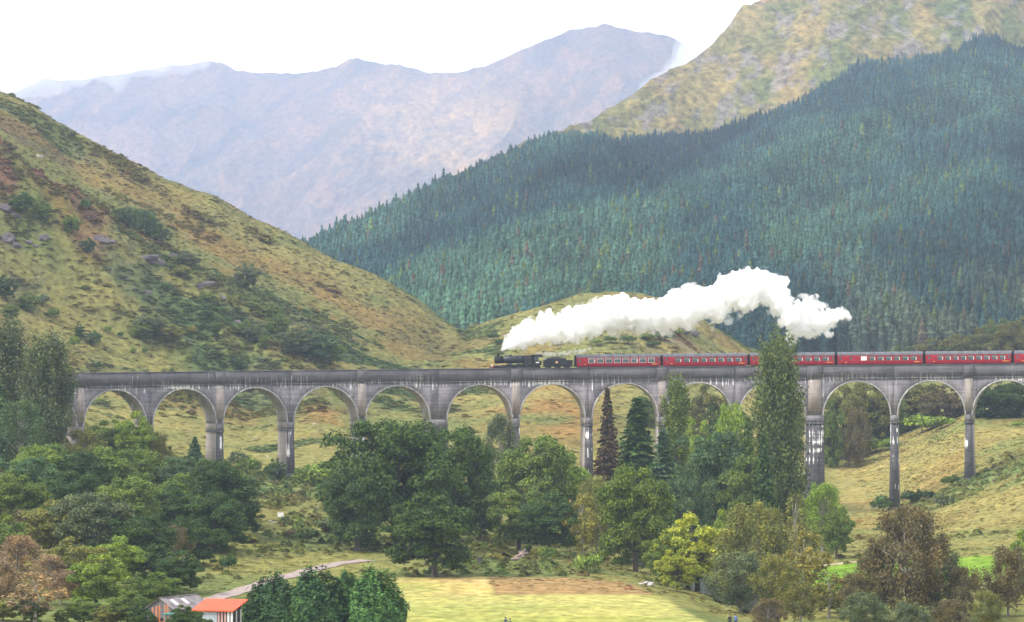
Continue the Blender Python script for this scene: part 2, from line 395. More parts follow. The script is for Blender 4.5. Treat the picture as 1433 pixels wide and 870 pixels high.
# --- vegetation map of the ground
C_GOLD = np.array((0.255,0.212,0.078)); C_GREEN = np.array((0.118,0.152,0.052)); C_BRACK = np.array((0.078,0.125,0.050))
C_RUST = np.array((0.235,0.125,0.045)); C_HEATH = np.array((0.185,0.085,0.086)); C_ROCK = np.array((0.17,0.15,0.155))
C_MOWN = np.array((0.37,0.345,0.120)); C_MOWG = np.array((0.28,0.295,0.080)); C_DRY = np.array((0.47,0.34,0.15)); C_RUSH = np.array((0.27,0.17,0.085)); C_BRIGHT = np.array((0.155,0.275,0.030)); C_ROUGH = np.array((0.20,0.19,0.065))
def ground_col(u, Y):
    u = np.asarray(u, float); Y = np.asarray(Y, float)
    X = (u - CX)/F*np.maximum(Y, 60.0)
    n1 = fbm(X, Y, 70, 5, 51); n2 = fbm(X, Y*0.8, 28, 5, 61); n3 = fbm(X, Y, 110, 4, 71); n4 = fbm(X, Y, 12, 4, 81)
    hz = ground_z(u, Y)
    def mixm(c, k, m): return c*(1-m[..., None]) + k*m[..., None]
    c = np.zeros(X.shape + (3,)) + C_GREEN*0.6 + C_GOLD*0.4
    c = mixm(c, C_GOLD, sstep(-0.05, 0.35, n1)*0.85)
    c = mixm(c, C_GREEN, sstep(0.0, 0.4, n3)*0.8)
    hm = sstep(820, 960, Y)
    c = mixm(c, C_GOLD*0.8 + C_GREEN*0.2, (1-sstep(760, 980, Y))*sstep(690, 780, Y)*0.7*(u < 1100))
    c = mixm(c, C_BRACK, sstep(-0.14, 0.10, n2 + 0.3*n4 + 0.25*fbm(X, Y, 130, 3, 171))*hm*(1-sstep(680,760,u))*0.92)
    c = mixm(c, C_BRACK, sstep(0.22, 0.42, n2 + 0.2*n4)*(1-hm)*0.8)
    c = mixm(c, C_RUST, sstep(0.10, 0.36, fbm(X, Y, 45, 4, 91) + 0.2*n4)*(0.25 + 0.22*hm)*(1-sstep(1080,1180,u)))
    rust2 = np.exp(-((u-760)/90)**2 - ((Y-905)/70)**2) + 0.8*np.exp(-((u-465)/45)**2 - ((Y-880)/60)**2)
    c = mixm(c, C_RUST*1.05, np.clip(rust2*sstep(-0.25, 0.2, n2+0.3*n4), 0, 0.75))
    spur = np.exp(-((Y - 1000 + 0.05*(u-200))/55.0)**2)*sstep(-300, 0, u)*(1-sstep(430, 510, u))*(1 - 0.55*sstep(130, 260, u))*sstep(-0.35, 0.25, fbm(X, Y, 60, 3, 187))
    c = mixm(c, C_HEATH, np.clip(spur*sstep(-0.2, 0.25, n2+0.35*n4)*1.1, 0, 0.8))
    kn = np.exp(-((u-915)/75)**2 - ((Y-1110)/55)**2)
    c = mixm(c, C_HEATH*0.8, np.clip(kn*sstep(-0.3, 0.2, n2)*1.2, 0, 0.75))
    rk = np.clip(spur + kn + 0.4*np.exp(-((u-150)/190.)**2-((Y-1165)/40.)**2), 0, 1)*sstep(0.22, 0.38, fbm(X, Y, 14, 4, 101, 0.6))
    c = mixm(c, C_ROCK, rk*0.7)
    lf = 1.2*np.exp(-((u-25)/140)**2 - ((Y-1035)/75)**2)
    c = mixm(c, C_HEATH*0.9 + C_RUST*0.2, np.clip(lf*sstep(-0.15, 0.2, n2+0.3*n4), 0, 0.8))
    top = np.exp(-((Y-1190)/45.)**2)*(u < 640)
    c = mixm(c, C_GOLD*0.62 + C_GREEN*0.45, top*0.6)
    knt = np.exp(-((u-760)/120)**2)*sstep(1040, 1130, Y)
    c = mixm(c, C_GOLD*0.55 + C_GREEN*0.5, knt*0.6*(1-rk))
    c = c*(1 - 0.16*hm*(u < 660))[..., None]
    # right-hand pasture under and behind the viaduct
    rt = sstep(1130, 1190, u)*sstep(575, 610, Y)*(1-sstep(1020, 1080, Y))
    cg = mixm(np.zeros_like(c) + C_GOLD*1.08, C_GREEN*1.2, sstep(0.0, 0.4, n1+0.2*n4)*0.75)
    cg = mixm(cg, C_RUST*1.2, sstep(0.25, 0.5, n2)*0.3)
    c = mixm(c, cg, rt*0.9)
    c = mixm(c, C_BRACK*1.5, np.clip(np.exp(-((u-1330)/110)**2-((Y-(735-0.28*(u-1330)))/11.)**2), 0, 1)*sstep(-0.3,0.1,n4)*0.6)
    # valley floor in front
    v = 1 - sstep(545, 600, Y)
    rough = mixm(np.zeros_like(c) + C_ROUGH, C_GREEN*0.95, sstep(-0.1, 0.3, n2+0.2*n4)*0.8)
    c = mixm(c, rough, v*0.85)
    xe = 1000 + (Y-413)*-1.4 + 12*n1                      # right edge of the field above the river bank
    xl = 548 - (Y-413)*0.15
    yt = 498 + 4*fbm(X, Y*0, 20, 3, 5)
    fld = sstep(xl-3, xl+3, u)*(1-sstep(xe-10, xe+6, u))*(1-sstep(yt-2.5, yt+1.5, Y))*sstep(330, 340, Y)
    cf = mixm(np.zeros_like(c) + C_MOWG, C_MOWN, sstep(-0.3, 0.35, fbm(X*0.35, Y*1.6, 14, 4, 33)))
    dry = (1-sstep(684, 690, u - (480-Y)*0.25))*sstep(454, 462, Y + 3*n4)
    cf = mixm(cf, C_DRY, dry*(0.55+0.35*sstep(0,0.3,n4))*(0.35 + 0.65*sstep(575, 640, u)))
    rush = sstep(684, 692, u - (480-Y)*0.25 + 3*n4)*sstep(457, 462, Y + (u-690)*-0.03 + 4*n2)*(1-sstep(900, 960, u+20*n2))
    cf = mixm(cf, C_RUSH, rush*0.9)
    c = mixm(c, cf, fld)
    br = sstep(1100, 1130, u)*sstep(505, 512, Y+2*n4)*(1-sstep(551, 555, Y+1.5*n4))
    c = mixm(c, C_BRIGHT, br*0.92)
    # bare paths
    pth = np.exp(-((Y-(559+0.0*u))/2.2)**2)*sstep(1120, 1140, u)*(1-sstep(1215, 1235, u))
    c = mixm(c, np.array((0.42,0.36,0.31)), np.clip(pth, 0, 1))
    p2 = np.exp(-(((Y-735) - (u-1180)*0.42)/3.0)**2)*sstep(1165, 1185, u)*(1-sstep(1238, 1262, u))
    c = mixm(c, np.array((0.36,0.29,0.18)), np.clip(p2*0.8, 0, 1))
    return c
GC = np.concatenate([ground_col(_uu, _yy), np.ones(_uu.shape + (1,))], axis=-1)
def grid_quads(nr, nc):
    i = np.arange(nr*nc).reshape(nr, nc)
    return np.stack([i[:-1,:-1], i[:-1,1:], i[1:,1:], i[1:,:-1]], -1).reshape(-1, 4)
M_ground = terrain_mat('grass_and_bracken', 0.55, 0.06, 0.7)
ground = mobj('ground', np_mesh('ground', np.stack([GX, _yy, GZ], -1).reshape(-1, 3), grid_quads(len(GY), len(GU)), mats=[M_ground], smooth=True, color=GC.reshape(-1, 4)))
tag(ground, kind='structure')

# ------------------------------------------------------------------ the wooded hillside with the open mountain above it
FU = np.concatenate([np.arange(200, 400, 20.0), np.arange(400, 1520, 2.8), np.arange(1530, 2600, 30.0)])
TREELINE = [(200,470),(380,392),(455,352),(520,320),(600,284),(640,270),(700,235),(740,215),(770,206),(820,204),(870,203),(940,192),(1010,185),(1060,172),(1100,163),(1150,138),(1200,113),(1240,108),(1280,104),(1330,90),(1380,72),(1433,88),(1600,60),(2600,40)]
MTOP = [(200,460),(380,384),(455,345),(520,314),(600,278),(640,263),(700,228),(740,207),(770,193),(800,180),(830,165),(870,141),(900,125),(940,106),(960,95),(985,72),(1010,50),(1060,0),(1150,-85),(1300,-190),(1500,-260),(2000,-300),(2600,-250)]
def _fi(pts, u): return np.interp(u, [p[0] for p in pts], [p[1] for p in pts])
FT = np.concatenate([np.linspace(0, 1, 130, endpoint=False), np.linspace(1, 2, 150, endpoint=False), np.linspace(2, 3, 12)])
def hill_point(u, t):
    """hillside: t 0 = valley floor, 1 = tree line, 2 = mountain top, 3 = far side"""
    u = np.asarray(u, float); t = np.asarray(t, float)
    yb = _fi([(200,505),(648,498),(1000,500),(1433,494),(2600,470)], u); yl = _fi(TREELINE, u); ym = _fi(MTOP, u)
    Yb = 1330 + 0*u; Yl = _fi([(200,1900),(455,2050),(770,2350),(1000,2550),(1433,2800),(2600,2900)], u); Ym = Yl + _fi([(200,60),(700,70),(770,120),(900,350),(1060,600),(1433,800),(2600,900)], u)
    a = np.clip(t, 0, 1); b = np.clip(t-1, 0, 1); c = np.clip(t-2, 0, 1)
    y = yb + (yl-yb)*a + (ym-yl)*b; Y = Yb + (Yl-Yb)*(0.35*a+0.65*a*a) + (Ym-Yl)*b
    z = zpix(y, Y) ; Y = Y + c*900; z = z - c*c*0.9*(z-30)
    X = xpix(u, np.where(c > 0, Y, Y))
    amp = np.sin(np.clip(t, 0, 1)*math.pi*0.5)
    rel = fbm((X*0.85 + z*0.5)*0.22, -X*0.5 + z*0.85, 55, 3, 201, 0.5, True)
    z = z + amp*(1-np.exp(-((t-1)/0.12)**2)*0.6)*rel*22 + b*(1-c)*(fbm(X - 0.55*z, z*0.22, 70, 5, 231, 0.55, True)*10 + fbm(X, z, 22, 4, 251, 0.6, True)*4)*sstep(0,0.2,b)*(1-sstep(0.85,1.0,b)*0.6)
    return X, Y, z
_u2, _t2 = np.meshgrid(FU, FT)
HX, HYY, HZ = hill_point(_u2, _t2)
n1 = fbm(HX, HZ*2.2, 130, 5, 301); n2 = fbm(HX+0.5*HZ, HZ*0.6, 34, 5, 311); n3 = fbm(HX - 0.4*HZ, HZ*0.7, 10, 4, 321)
hc = np.zeros(HX.shape + (3,)) + np.array((0.150,0.142,0.056))
def mx3(c, k, m): return c*(1-m[..., None]) + np.asarray(k)*m[..., None]
hc = mx3(hc, (0.105,0.125,0.048), sstep(-0.1, 0.35, n1)); hc = mx3(hc, (0.21,0.145,0.068), sstep(0.05, 0.4, n2)*0.55)
st_ = fbm(HX - 0.55*HZ, HZ*0.18, 30, 4, 331)
hc = mx3(hc, (0.25,0.185,0.085), sstep(0.1, 0.35, st_)*0.55); hc = mx3(hc, (0.085,0.105,0.045), sstep(0.12, 0.35, -st_)*0.5)
hc = mx3(hc, (0.17,0.155,0.165), sstep(0.18, 0.34, n3 + 0.4*n2)*0.7)
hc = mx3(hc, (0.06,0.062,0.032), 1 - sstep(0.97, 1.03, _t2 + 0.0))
M_hill = terrain_mat('mountain_grass', 0.16, 0.04, 4.0, 0.6, 0.15)
hill = mobj('wooded_hill', np_mesh('wooded_hill', np.stack([HX, HYY, HZ], -1).reshape(-1, 3), grid_quads(len(FT), len(FU)), mats=[M_hill], smooth=True, color=np.concatenate([hc, np.ones(hc.shape[:2]+(1,))], -1).reshape(-1, 4)))
tag(hill, kind='structure')

# ------------------------------------------------------------------ the far mountains
FARTOP = [(-900,40),(-400,70),(-100,110),(10,132),(60,108),(130,104),(220,96),(280,90),(310,86),(330,97),(350,103),(400,101),(430,98),(470,90),(490,82),(505,81),(540,87),(560,86),(580,93),(605,101),(640,99),(680,94),(700,84),(730,68),(760,54),(790,44),(820,36),(845,35),(870,38),(905,43),(930,49),(950,57),(970,70),(1000,92),(1040,112),(1100,140),(1400,230),(2200,200)]
MU = np.concatenate([np.arange(-900, -20, 25.0), np.arange(-20, 1010, 3.0), np.arange(1020, 2200, 30.0)])
MT = np.concatenate([np.linspace(0, 1, 170), np.linspace(1.05, 2, 12)])
_u3, _t3 = np.meshgrid(MU, MT)
def far_point(u, t):
    yr = _fi(FARTOP, u); a = np.clip(t, 0, 1); c = np.clip(t-1, 0, 1)
    Yb = 5600 + 0.3*np.abs(u-480); Yr = 9000 + 350*np.sin(u/170.0)
    Y = Yb + (Yr-Yb)*a; y = 470 + (yr-470)*a**0.95
    z = zpix(y, Y); Y = Y + c*2000; z = z*(1-c*c) + 50*c*c
    X = xpix(u, Y)
    w = fbm(X, Y, 1400, 2, 400)*240
    rel = fbm(X + w + 0.25*(Y-7000), Y*0.13, 300, 6, 401, 0.55, True)
    z = z + np.sin(np.clip(a, 0, 1)*math.pi)**0.8*rel*95*(1-c) + fbm(X, Y, 160, 4, 421)*12*a*(1-c) + fbm(X, Y, 90, 4, 441)*13*a*a*(1-c)
    return X, Y, z
AX, AY, AZ = far_point(_u3, _t3)
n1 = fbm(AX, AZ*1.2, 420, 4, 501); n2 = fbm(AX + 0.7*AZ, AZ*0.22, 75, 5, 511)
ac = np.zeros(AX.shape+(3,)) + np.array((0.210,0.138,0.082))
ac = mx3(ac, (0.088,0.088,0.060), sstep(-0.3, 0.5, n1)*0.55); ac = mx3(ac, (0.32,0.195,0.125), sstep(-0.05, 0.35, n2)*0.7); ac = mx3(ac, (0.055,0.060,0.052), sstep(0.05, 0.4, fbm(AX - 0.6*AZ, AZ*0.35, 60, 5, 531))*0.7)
pale = np.exp(-((_u3-640-70*n1)/110)**2 - ((HY-(AZ-CZ)*F/AY-190-40*n2)/75)**2)  # warm patch of sunlight on the slope, painted into the vertex colour
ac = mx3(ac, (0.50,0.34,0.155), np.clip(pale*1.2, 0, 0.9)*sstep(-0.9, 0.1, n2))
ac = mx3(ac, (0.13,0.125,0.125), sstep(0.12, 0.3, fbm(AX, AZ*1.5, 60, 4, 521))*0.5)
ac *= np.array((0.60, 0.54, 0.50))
M_far = terrain_mat('far_mountain_grass', 0.07, 0.02, 10.0, 0.55, 0.12)
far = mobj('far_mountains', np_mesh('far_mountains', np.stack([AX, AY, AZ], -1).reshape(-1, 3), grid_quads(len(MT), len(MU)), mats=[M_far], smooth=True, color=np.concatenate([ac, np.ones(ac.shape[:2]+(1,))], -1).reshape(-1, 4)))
tag(far, kind='structure')

def gpt(u, Y, dz=0.0): return Vector((float(xpix(u, Y)), Y, float(ground_z(u, Y)) + dz))
# --- people
M_skin = paint('skin', (0.55,0.36,0.28), 0.6, 0.05); M_hair = paint('dark_hair', (0.05,0.035,0.025), 0.7)
def person(u, Y, top, legs, face, label, arms='down', hair=(0.05,0.035,0.025)):
    root = empty('person', gpt(u, Y, 0.02), face); tag(root, label, 'person')
    V, E, Rr = [], [], []
    def vtx(p, r): V.append(p); Rr.append(r); return len(V)-1
    def chain(start, pts):
        a = start
        for p, r in pts:
            b = vtx(p, r); E.append((a, b)); a = b
        return a
    pel = vtx((0, 0, 0.93), 0.135)
    ch = chain(pel, [((0, 0.01, 1.10), 0.125), ((0, 0.0, 1.28), 0.150), ((0, 0.0, 1.40), 0.120), ((0, -0.01, 1.48), 0.058)])
    hd = chain(ch, [((0, -0.02, 1.55), 0.070), ((0, -0.025, 1.63), 0.098), ((0, -0.015, 1.70), 0.085)])
    for sx in (-1, 1):
        chain(pel, [((sx*0.095, 0, 0.86), 0.098), ((sx*0.11, -0.02, 0.50), 0.065), ((sx*0.115, 0.01, 0.28), 0.055), ((sx*0.12, 0.02, 0.09), 0.042), ((sx*0.13, -0.10, 0.04), 0.040), ((sx*0.135, -0.17, 0.035), 0.030)])
        if arms == 'up':
            pts = [((sx*0.17, 0, 1.38), 0.066), ((sx*0.24, -0.10, 1.20), 0.050), ((sx*0.16, -0.28, 1.34), 0.040), ((sx*0.08, -0.34, 1.53), 0.030), ((sx*0.05, -0.35, 1.58), 0.032)]
        else:
            pts = [((sx*0.17, 0, 1.38), 0.066), ((sx*0.24, 0.02, 1.12), 0.050), ((sx*0.25, -0.05, 0.90), 0.038), ((sx*0.25, -0.08, 0.83), 0.028), ((sx*0.25, -0.09, 0.78), 0.034)]
        w = chain(3, pts); hx, hy, hz_ = pts[-1][0]; up_ = 1 if arms == 'up' else -1
        for f_ in range(4):
            ox = (f_-1.5)*0.02; L_ = (0.07, 0.085, 0.08, 0.06)[f_]
            chain(w, [((hx+ox, hy-0.005, hz_+up_*0.045), 0.0085), ((hx+ox, hy-0.02, hz_+up_*(0.045+L_*0.6)), 0.008), ((hx+ox*0.9, hy-0.045, hz_+up_*(0.045+L_)), 0.007)])
        chain(w, [((hx-sx*0.04, hy-0.02, hz_+up_*0.01), 0.0095), ((hx-sx*0.055, hy-0.04, hz_+up_*0.045), 0.008)])
    me = bpy.data.meshes.new('body'); me.from_pydata(V, E, []); o = mobj('body', me)
    sk = o.modifiers.new('skin', 'SKIN')
    for i, d in enumerate(me.skin_vertices[0].data): d.radius = (Rr[i], Rr[i]*0.8 if i < 4 else Rr[i]); d.use_root = (i == 0)
    sb = o.modifiers.new('sub', 'SUBSURF'); sb.levels = 1; sb.render_levels = 1
    dg = bpy.context.evaluated_depsgraph_get(); dg.update(); fm = bpy.data.meshes.new_from_object(o.evaluated_get(dg)); bpy.data.objects.remove(o)
    for m_ in (M_skin, top, legs, M_hair): fm.materials.append(m_)
    for p in fm.polygons:
        c = p.center; p.use_smooth = True
        hand = (c.z > 1.53 and c.y < -0.2) if arms == 'up' else (abs(c.x) > 0.19 and c.z < 0.85)
        p.material_index = 0 if (c.z > 1.47 and c.y > -0.2) or hand else (3 if c.z < 0.085 else (2 if c.z < 0.95 and abs(c.x) < 0.2 else 1))
    mobj('body', fm, root)
    hb = bmesh.new(); bmesh.ops.create_icosphere(hb, subdivisions=3, radius=0.112, matrix=Matrix.Translation((0, 0.012, 1.675)))
    bmesh.ops.delete(hb, geom=[v for v in hb.verts if v.co.z < 1.60 or (v.co.y < -0.055 and v.co.z < 1.72)], context='VERTS')
    hm_ = bpy.data.meshes.new('hair'); hb.to_mesh(hm_); hb.free(); hm_.materials.append(paint('hair_colour', hair, 0.7)); mobj('hair', hm_, root)
    MB().tube([(0, -0.105, 1.645), (0, -0.128, 1.615), (0, -0.11, 1.605)], [0.008, 0.014, 0.008], 6).build('nose', M_skin, root)
    for sx in (-1, 1):
        MB().tube([(sx*0.035, -0.108, 1.655), (sx*0.035, -0.118, 1.655)], 0.011, 8).build('eye', M_hair, root)
        MB().tube([(sx*0.088, 0, 1.60), (sx*0.102, 0.01, 1.63), (sx*0.098, 0.0, 1.66)], [0.010, 0.018, 0.010], 6).build('ear', M_skin, root)
    MB().box(-0.022, 0.022, -0.108, -0.098, 1.572, 1.580).build('mouth', paint('lips', (0.4,0.16,0.14), 0.6), root)
    return root
C_ = lambda n_, c: paint(n_, c, 0.85, 0.12, 8)
person(564, 413, C_('red_top', (0.62,0.05,0.035)), C_('white_trousers', (0.78,0.76,0.74)), R_(160), 'person in a red top and white trousers standing beside the bright cypress')
person(707.5, 401, C_('navy_jacket', (0.04,0.06,0.13)), C_('dark_trousers', (0.04,0.04,0.05)), R_(175), 'person in a navy jacket raising both hands on the mown field', 'up')
person(713.5, 399, C_('green_jacket', (0.05,0.10,0.05)), C_('grey_trousers', (0.10,0.10,0.11)), R_(150), 'person in a dark green jacket standing beside the one in navy')
person(1021, 410, C_('black_jacket', (0.02,0.02,0.022)), C_('black_trousers', (0.025,0.025,0.03)), R_(170), 'person in black walking at the river end of the field')
person(1029, 411, C_('blue_jacket', (0.12,0.22,0.50)), C_('jeans', (0.06,0.08,0.14)), R_(185), 'person in a blue jacket at the river end of the field')
# ------------------------------------------------------------------ the viaduct: concrete arches on a 241 m curve
VR, VU0 = 241.0, 1200.0
VD0 = F / 6.06
_ph = math.atan((VU0 - CX) / F)
V_d = Vector((math.sin(_ph), math.cos(_ph), 0)); V_n = Vector((V_d.y, -V_d.x, 0)); V_C = V_d * (VD0 - VR)
S_OFF = (VU0 - 1140) / 6.06
def arc_at(s, w=0.0, z=0.0):
    """point on the viaduct: s metres along (right = +), w metres towards the camera side, z height"""
    a = (s - S_OFF) / VR
    p = V_C + (V_d * math.cos(a) + V_n * math.sin(a)) * (VR - w)
    return Vector((p.x, p.y, z))
def arc_tangent(s):
    a = (s - S_OFF) / VR
    return (V_n * math.cos(a) - V_d * math.sin(a)).normalized()
def s_of_u(u):
    lo, hi = -260.0, 200.0
    for _ in range(50):
        m = (lo + hi) / 2; p = arc_at(m)
        if CX + F*p.x/p.y < u: lo = m
        else: hi = m
    return (lo + hi) / 2
_sa, _sb = s_of_u(112), s_of_u(1360)
_za, _zb = float(zpix(521.5, arc_at(_sa).y)), float(zpix(509.3, arc_at(_sb).y))
def top_z(s): return _za + (_zb - _za) * (s - _sa) / (_sb - _sa)        # top of the parapet
SPAN, PIER, WIDE = 15.24, 1.86, 4.26
def pier_s(i):
    p = SPAN + PIER; e = WIDE - PIER; s = (i - 11) * p
    if i > 11: s += e/2
    if i < 11: s -= e/2
    if i == 6: s -= e/2
    if i < 6: s -= e
    if i > 16: s += e
    elif i == 16: s += e/2
    return s
def pier_hw(i): return (WIDE if i in (1000, 6, 11, 16) else PIER) / 2
HALF = 2.75
CROWN, SPRING, LEDGE, BAND = 3.85, 3.85 + SPAN/2, 13.1, 3.0       # below the parapet top
M_face = concrete_mat('weathered_concrete_face', (0.100,0.095,0.108), (0.315,0.290,0.305), 1.0, 2.4)
M_band = concrete_mat('dark_parapet_concrete', (0.070,0.067,0.074), (0.165,0.157,0.167), 0.25, -3.0, -0.35)
M_soff = concrete_mat('buff_concrete', (0.26,0.225,0.195), (0.42,0.37,0.33))
M_pil = concrete_mat('pale_pilaster_concrete', (0.24,0.205,0.19), (0.42,0.36,0.33), 0.75, 2.0)
M_ring = concrete_mat('pale_arch_edge', (0.22,0.21,0.21), (0.50,0.48,0.46), 0.5, 12.0)
M_pier = concrete_mat('blackened_pier_concrete', (0.045,0.043,0.050), (0.150,0.143,0.150), 0.85, 40.0, 0.2)
def sweep(name, secs, mat, parent, closed=True, soff=None):
    """secs: list of (s, [(w, z_below_top), ...]); a ring at each s joined along the curve"""
    V, UV, Q, MI = [], [], [], []
    k = len(secs[0][1])
    for s, ring in secs:
        for w, zb in ring:
            V.append(arc_at(s, w, top_z(s) - zb)); UV.append((s + w*0.37, zb - BAND))
    for j in range(len(secs)-1):
        for a in range(k if closed else k-1):
            b = (a+1) % k
            Q.append((j*k+a, j*k+b, (j+1)*k+b, (j+1)*k+a)); MI.append(soff[a] if soff else 0)
    me = np_mesh(name, V, Q, mats=mat if isinstance(mat, (list, tuple)) else [mat], mat_idx=MI, uv=UV)
    bm = bmesh.new(); bm.from_mesh(me)
    if closed:
        bm.verts.ensure_lookup_table(); n = len(secs)
        if k > 2:
            bm.faces.new([bm.verts[i] for i in range(k)]); bm.faces.new([bm.verts[(n-1)*k+i] for i in reversed(range(k))])
    bmesh.ops.recalc_face_normals(bm, faces=bm.faces); bm.to_mesh(me); bm.free()
    return mobj(name, me, parent)
viaduct = empty('railway_viaduct', arc_at(0, 0, 0))
_inv = viaduct.location.copy()
tag(viaduct, 'long curved grey concrete railway viaduct with round arches on tall piers', 'viaduct')
FIRST, LAST = -2, 17
def pier_ground(s, w):
    p = arc_at(s, w); return float(ground_z(upix(p.x, p.y), p.y))
for i in range(FIRST, LAST):
    s0, s1 = pier_s(i), pier_s(i+1); a0, a1 = s0 + pier_hw(i), s1 - pier_hw(i+1); mid = (a0 + a1)/2; rad = (a1 - a0)/2
    # spandrel wall block from pier centre to pier centre, with the barrel of the arch cut out below
    secs = [(s0, SPRING)]
    if a0 - s0 > 0.01: secs.append((a0 - 0.001, SPRING))
    for k in range(0, 25):
        t = math.pi * k / 24; secs.append((mid - rad*math.cos(t), CROWN + rad - rad*math.sin(t)))
    secs.append((a1 + 0.001, SPRING)); secs.append((s1, SPRING))
    o = sweep('arch_span', [(s, [(HALF, BAND), (HALF, zb), (-HALF, zb), (-HALF, BAND)]) for s, zb in secs], [M_face, M_soff], viaduct, True, [0, 1, 0, 0])
    for sg in (1, -1):     # pale arris following the arch
        ring = []
        for k in range(0, 33):
            t = math.pi * k / 32; c_, s_ = math.cos(t), math.sin(t)
            w0, w1 = (HALF + 0.05)*sg, (HALF - 0.2)*sg
            ring.append((mid - rad*c_, CROWN + rad - rad*s_, mid - (rad+0.32)*c_, CROWN + rad - (rad+0.32)*s_))
        V, UV, Q = [], [], []
        for si, zi, so, zo in ring:
            si2 = mid + (si-mid)*0.997
            for ss, zz, ww in ((si2, zi, w1), (si2, zi, w0), (so, zo, w0), (so, zo, w1)):
                V.append(arc_at(ss, ww, top_z(ss) - zz)); UV.append((ss, zz - BAND))
        for j in range(32):
            for a in range(4): Q.append((j*4+a, j*4+(a+1)%4, (j+1)*4+(a+1)%4, (j+1)*4+a))
        mobj('arch_edge', np_mesh('arch_edge', V, Q, mats=[M_ring], uv=UV), viaduct)
    # parapet and deck edge, one length per span, on both sides, with coping
    ks = [s0 + 0.03 + (s1 - s0 - 0.06)*j/6 for j in range(7)]
    for sg in (1, -1):
        sweep('parapet', [(s, [((HALF+0.14)*sg, 0.16), ((HALF+0.14)*sg, BAND-0.12), ((HALF-0.36)*sg, BAND-0.12), ((HALF-0.36)*sg, 0.16)]) for s in ks], M_band, viaduct)
        sweep('coping', [(s, [((HALF+0.24)*sg, 0.0), ((HALF+0.24)*sg, 0.155), ((HALF-0.46)*sg, 0.155), ((HALF-0.46)*sg, 0.0)]) for s in ks], M_band, viaduct)
        sweep('string_course', [(s, [((HALF+0.26)*sg, BAND-0.115), ((HALF+0.26)*sg, BAND+0.12), ((HALF-0.1)*sg, BAND+0.12), ((HALF-0.1)*sg, BAND-0.115)]) for s in ks], M_band, viaduct)
    sweep('deck_slab', [(s, [(HALF-0.37, 1.5), (HALF-0.37, BAND-0.13), (-HALF+0.37, BAND-0.13), (-HALF+0.37, 1.5)]) for s in ks], M_band, viaduct)
def loft(name, rings, mat, parent):
    """rings: list of (s_centre, half_s, half_w, z) boxes stacked"""
    V, UV, Q = [], [], []
    for s, hs, hw, z in rings:
        for ds, dw in ((-hs, hw), (hs, hw), (hs, -hw), (-hs, -hw)):
            V.append(arc_at(s+ds, dw, z)); UV.append((s + ds + (dw if dw < 0 else 0)*0.8, top_z(s) - z - BAND))
    MI = []
    for j in range(len(rings)-1):
        for a in range(4):
            Q.append((j*4+a, j*4+(a+1)%4, (j+1)*4+(a+1)%4, (j+1)*4+a)); MI.append(1 if a in (1, 3) else 0)
    n = len(rings)
    Q.append((0,3,2,1)); Q.append(tuple((n-1)*4+q for q in range(4))); MI += [0, 0]
    return mobj(name, np_mesh(name, V, Q, mats=mat, mat_idx=MI, uv=UV), parent)
for i in range(FIRST+1, LAST):
    s = pier_s(i); hw = pier_hw(i); T = top_z(s)
    zg = min(pier_ground(s, w) for w in (-3, 0, 3)) - 1.5
    if zg < T - LEDGE - 0.8:
        loft('pier_head', [(s, hw, HALF-0.004, T-LEDGE), (s, hw, HALF-0.004, T-SPRING-0.002)], [M_face, M_soff], viaduct)
        loft('impost_ledge', [(s, hw+0.06, HALF+0.08, T-LEDGE-0.30), (s, hw+0.06, HALF+0.08, T-LEDGE-0.002)], [M_band, M_band], viaduct)
        bat = 0.018*(T-LEDGE-zg)
        loft('pier_shaft', [(s, hw+bat-0.06, HALF-0.12+bat, zg), (s, hw-0.06, HALF-0.12, T-LEDGE-0.305)], [M_pier, M_soff], viaduct)
        loft('pier_base', [(s, hw+bat+0.35, HALF+0.35+bat, zg-0.5), (s, hw+bat+0.3, HALF+0.3+bat, zg+2.3)], [M_pier, M_pier], viaduct)
    else:
        loft('pier_head', [(s, hw, HALF-0.004, zg), (s, hw, HALF-0.004, T-SPRING-0.002)], [M_face, M_soff], viaduct)
    if i % 2 == 1:
        for sg in (1, -1):
            hs = 0.95 if hw < 1.5 else 1.5
            sweep('pilaster', [(s-hs, [((HALF+0.16)*sg, BAND+0.125), ((HALF+0.05)*sg, SPRING-1.0), ((HALF-0.15)*sg, SPRING-1.0), ((HALF-0.15)*sg, BAND+0.125)]), (s+hs, [((HALF+0.16)*sg, BAND+0.125), ((HALF+0.05)*sg, SPRING-1.0), ((HALF-0.15)*sg, SPRING-1.0), ((HALF-0.15)*sg, BAND+0.125)])], M_pil, viaduct)
            sweep('refuge_bay', [(s-hs-0.25, [((HALF+0.32)*sg, 0.2), ((HALF+0.32)*sg, BAND-0.125), ((HALF+0.02)*sg, BAND-0.125), ((HALF+0.02)*sg, 0.2)]), (s+hs+0.25, [((HALF+0.32)*sg, 0.2), ((HALF+0.32)*sg, BAND-0.125), ((HALF+0.02)*sg, BAND-0.125), ((HALF+0.02)*sg, 0.2)])], M_band, viaduct)
for o in list(viaduct.children):
    o.data.transform(Matrix.Translation(-_inv))

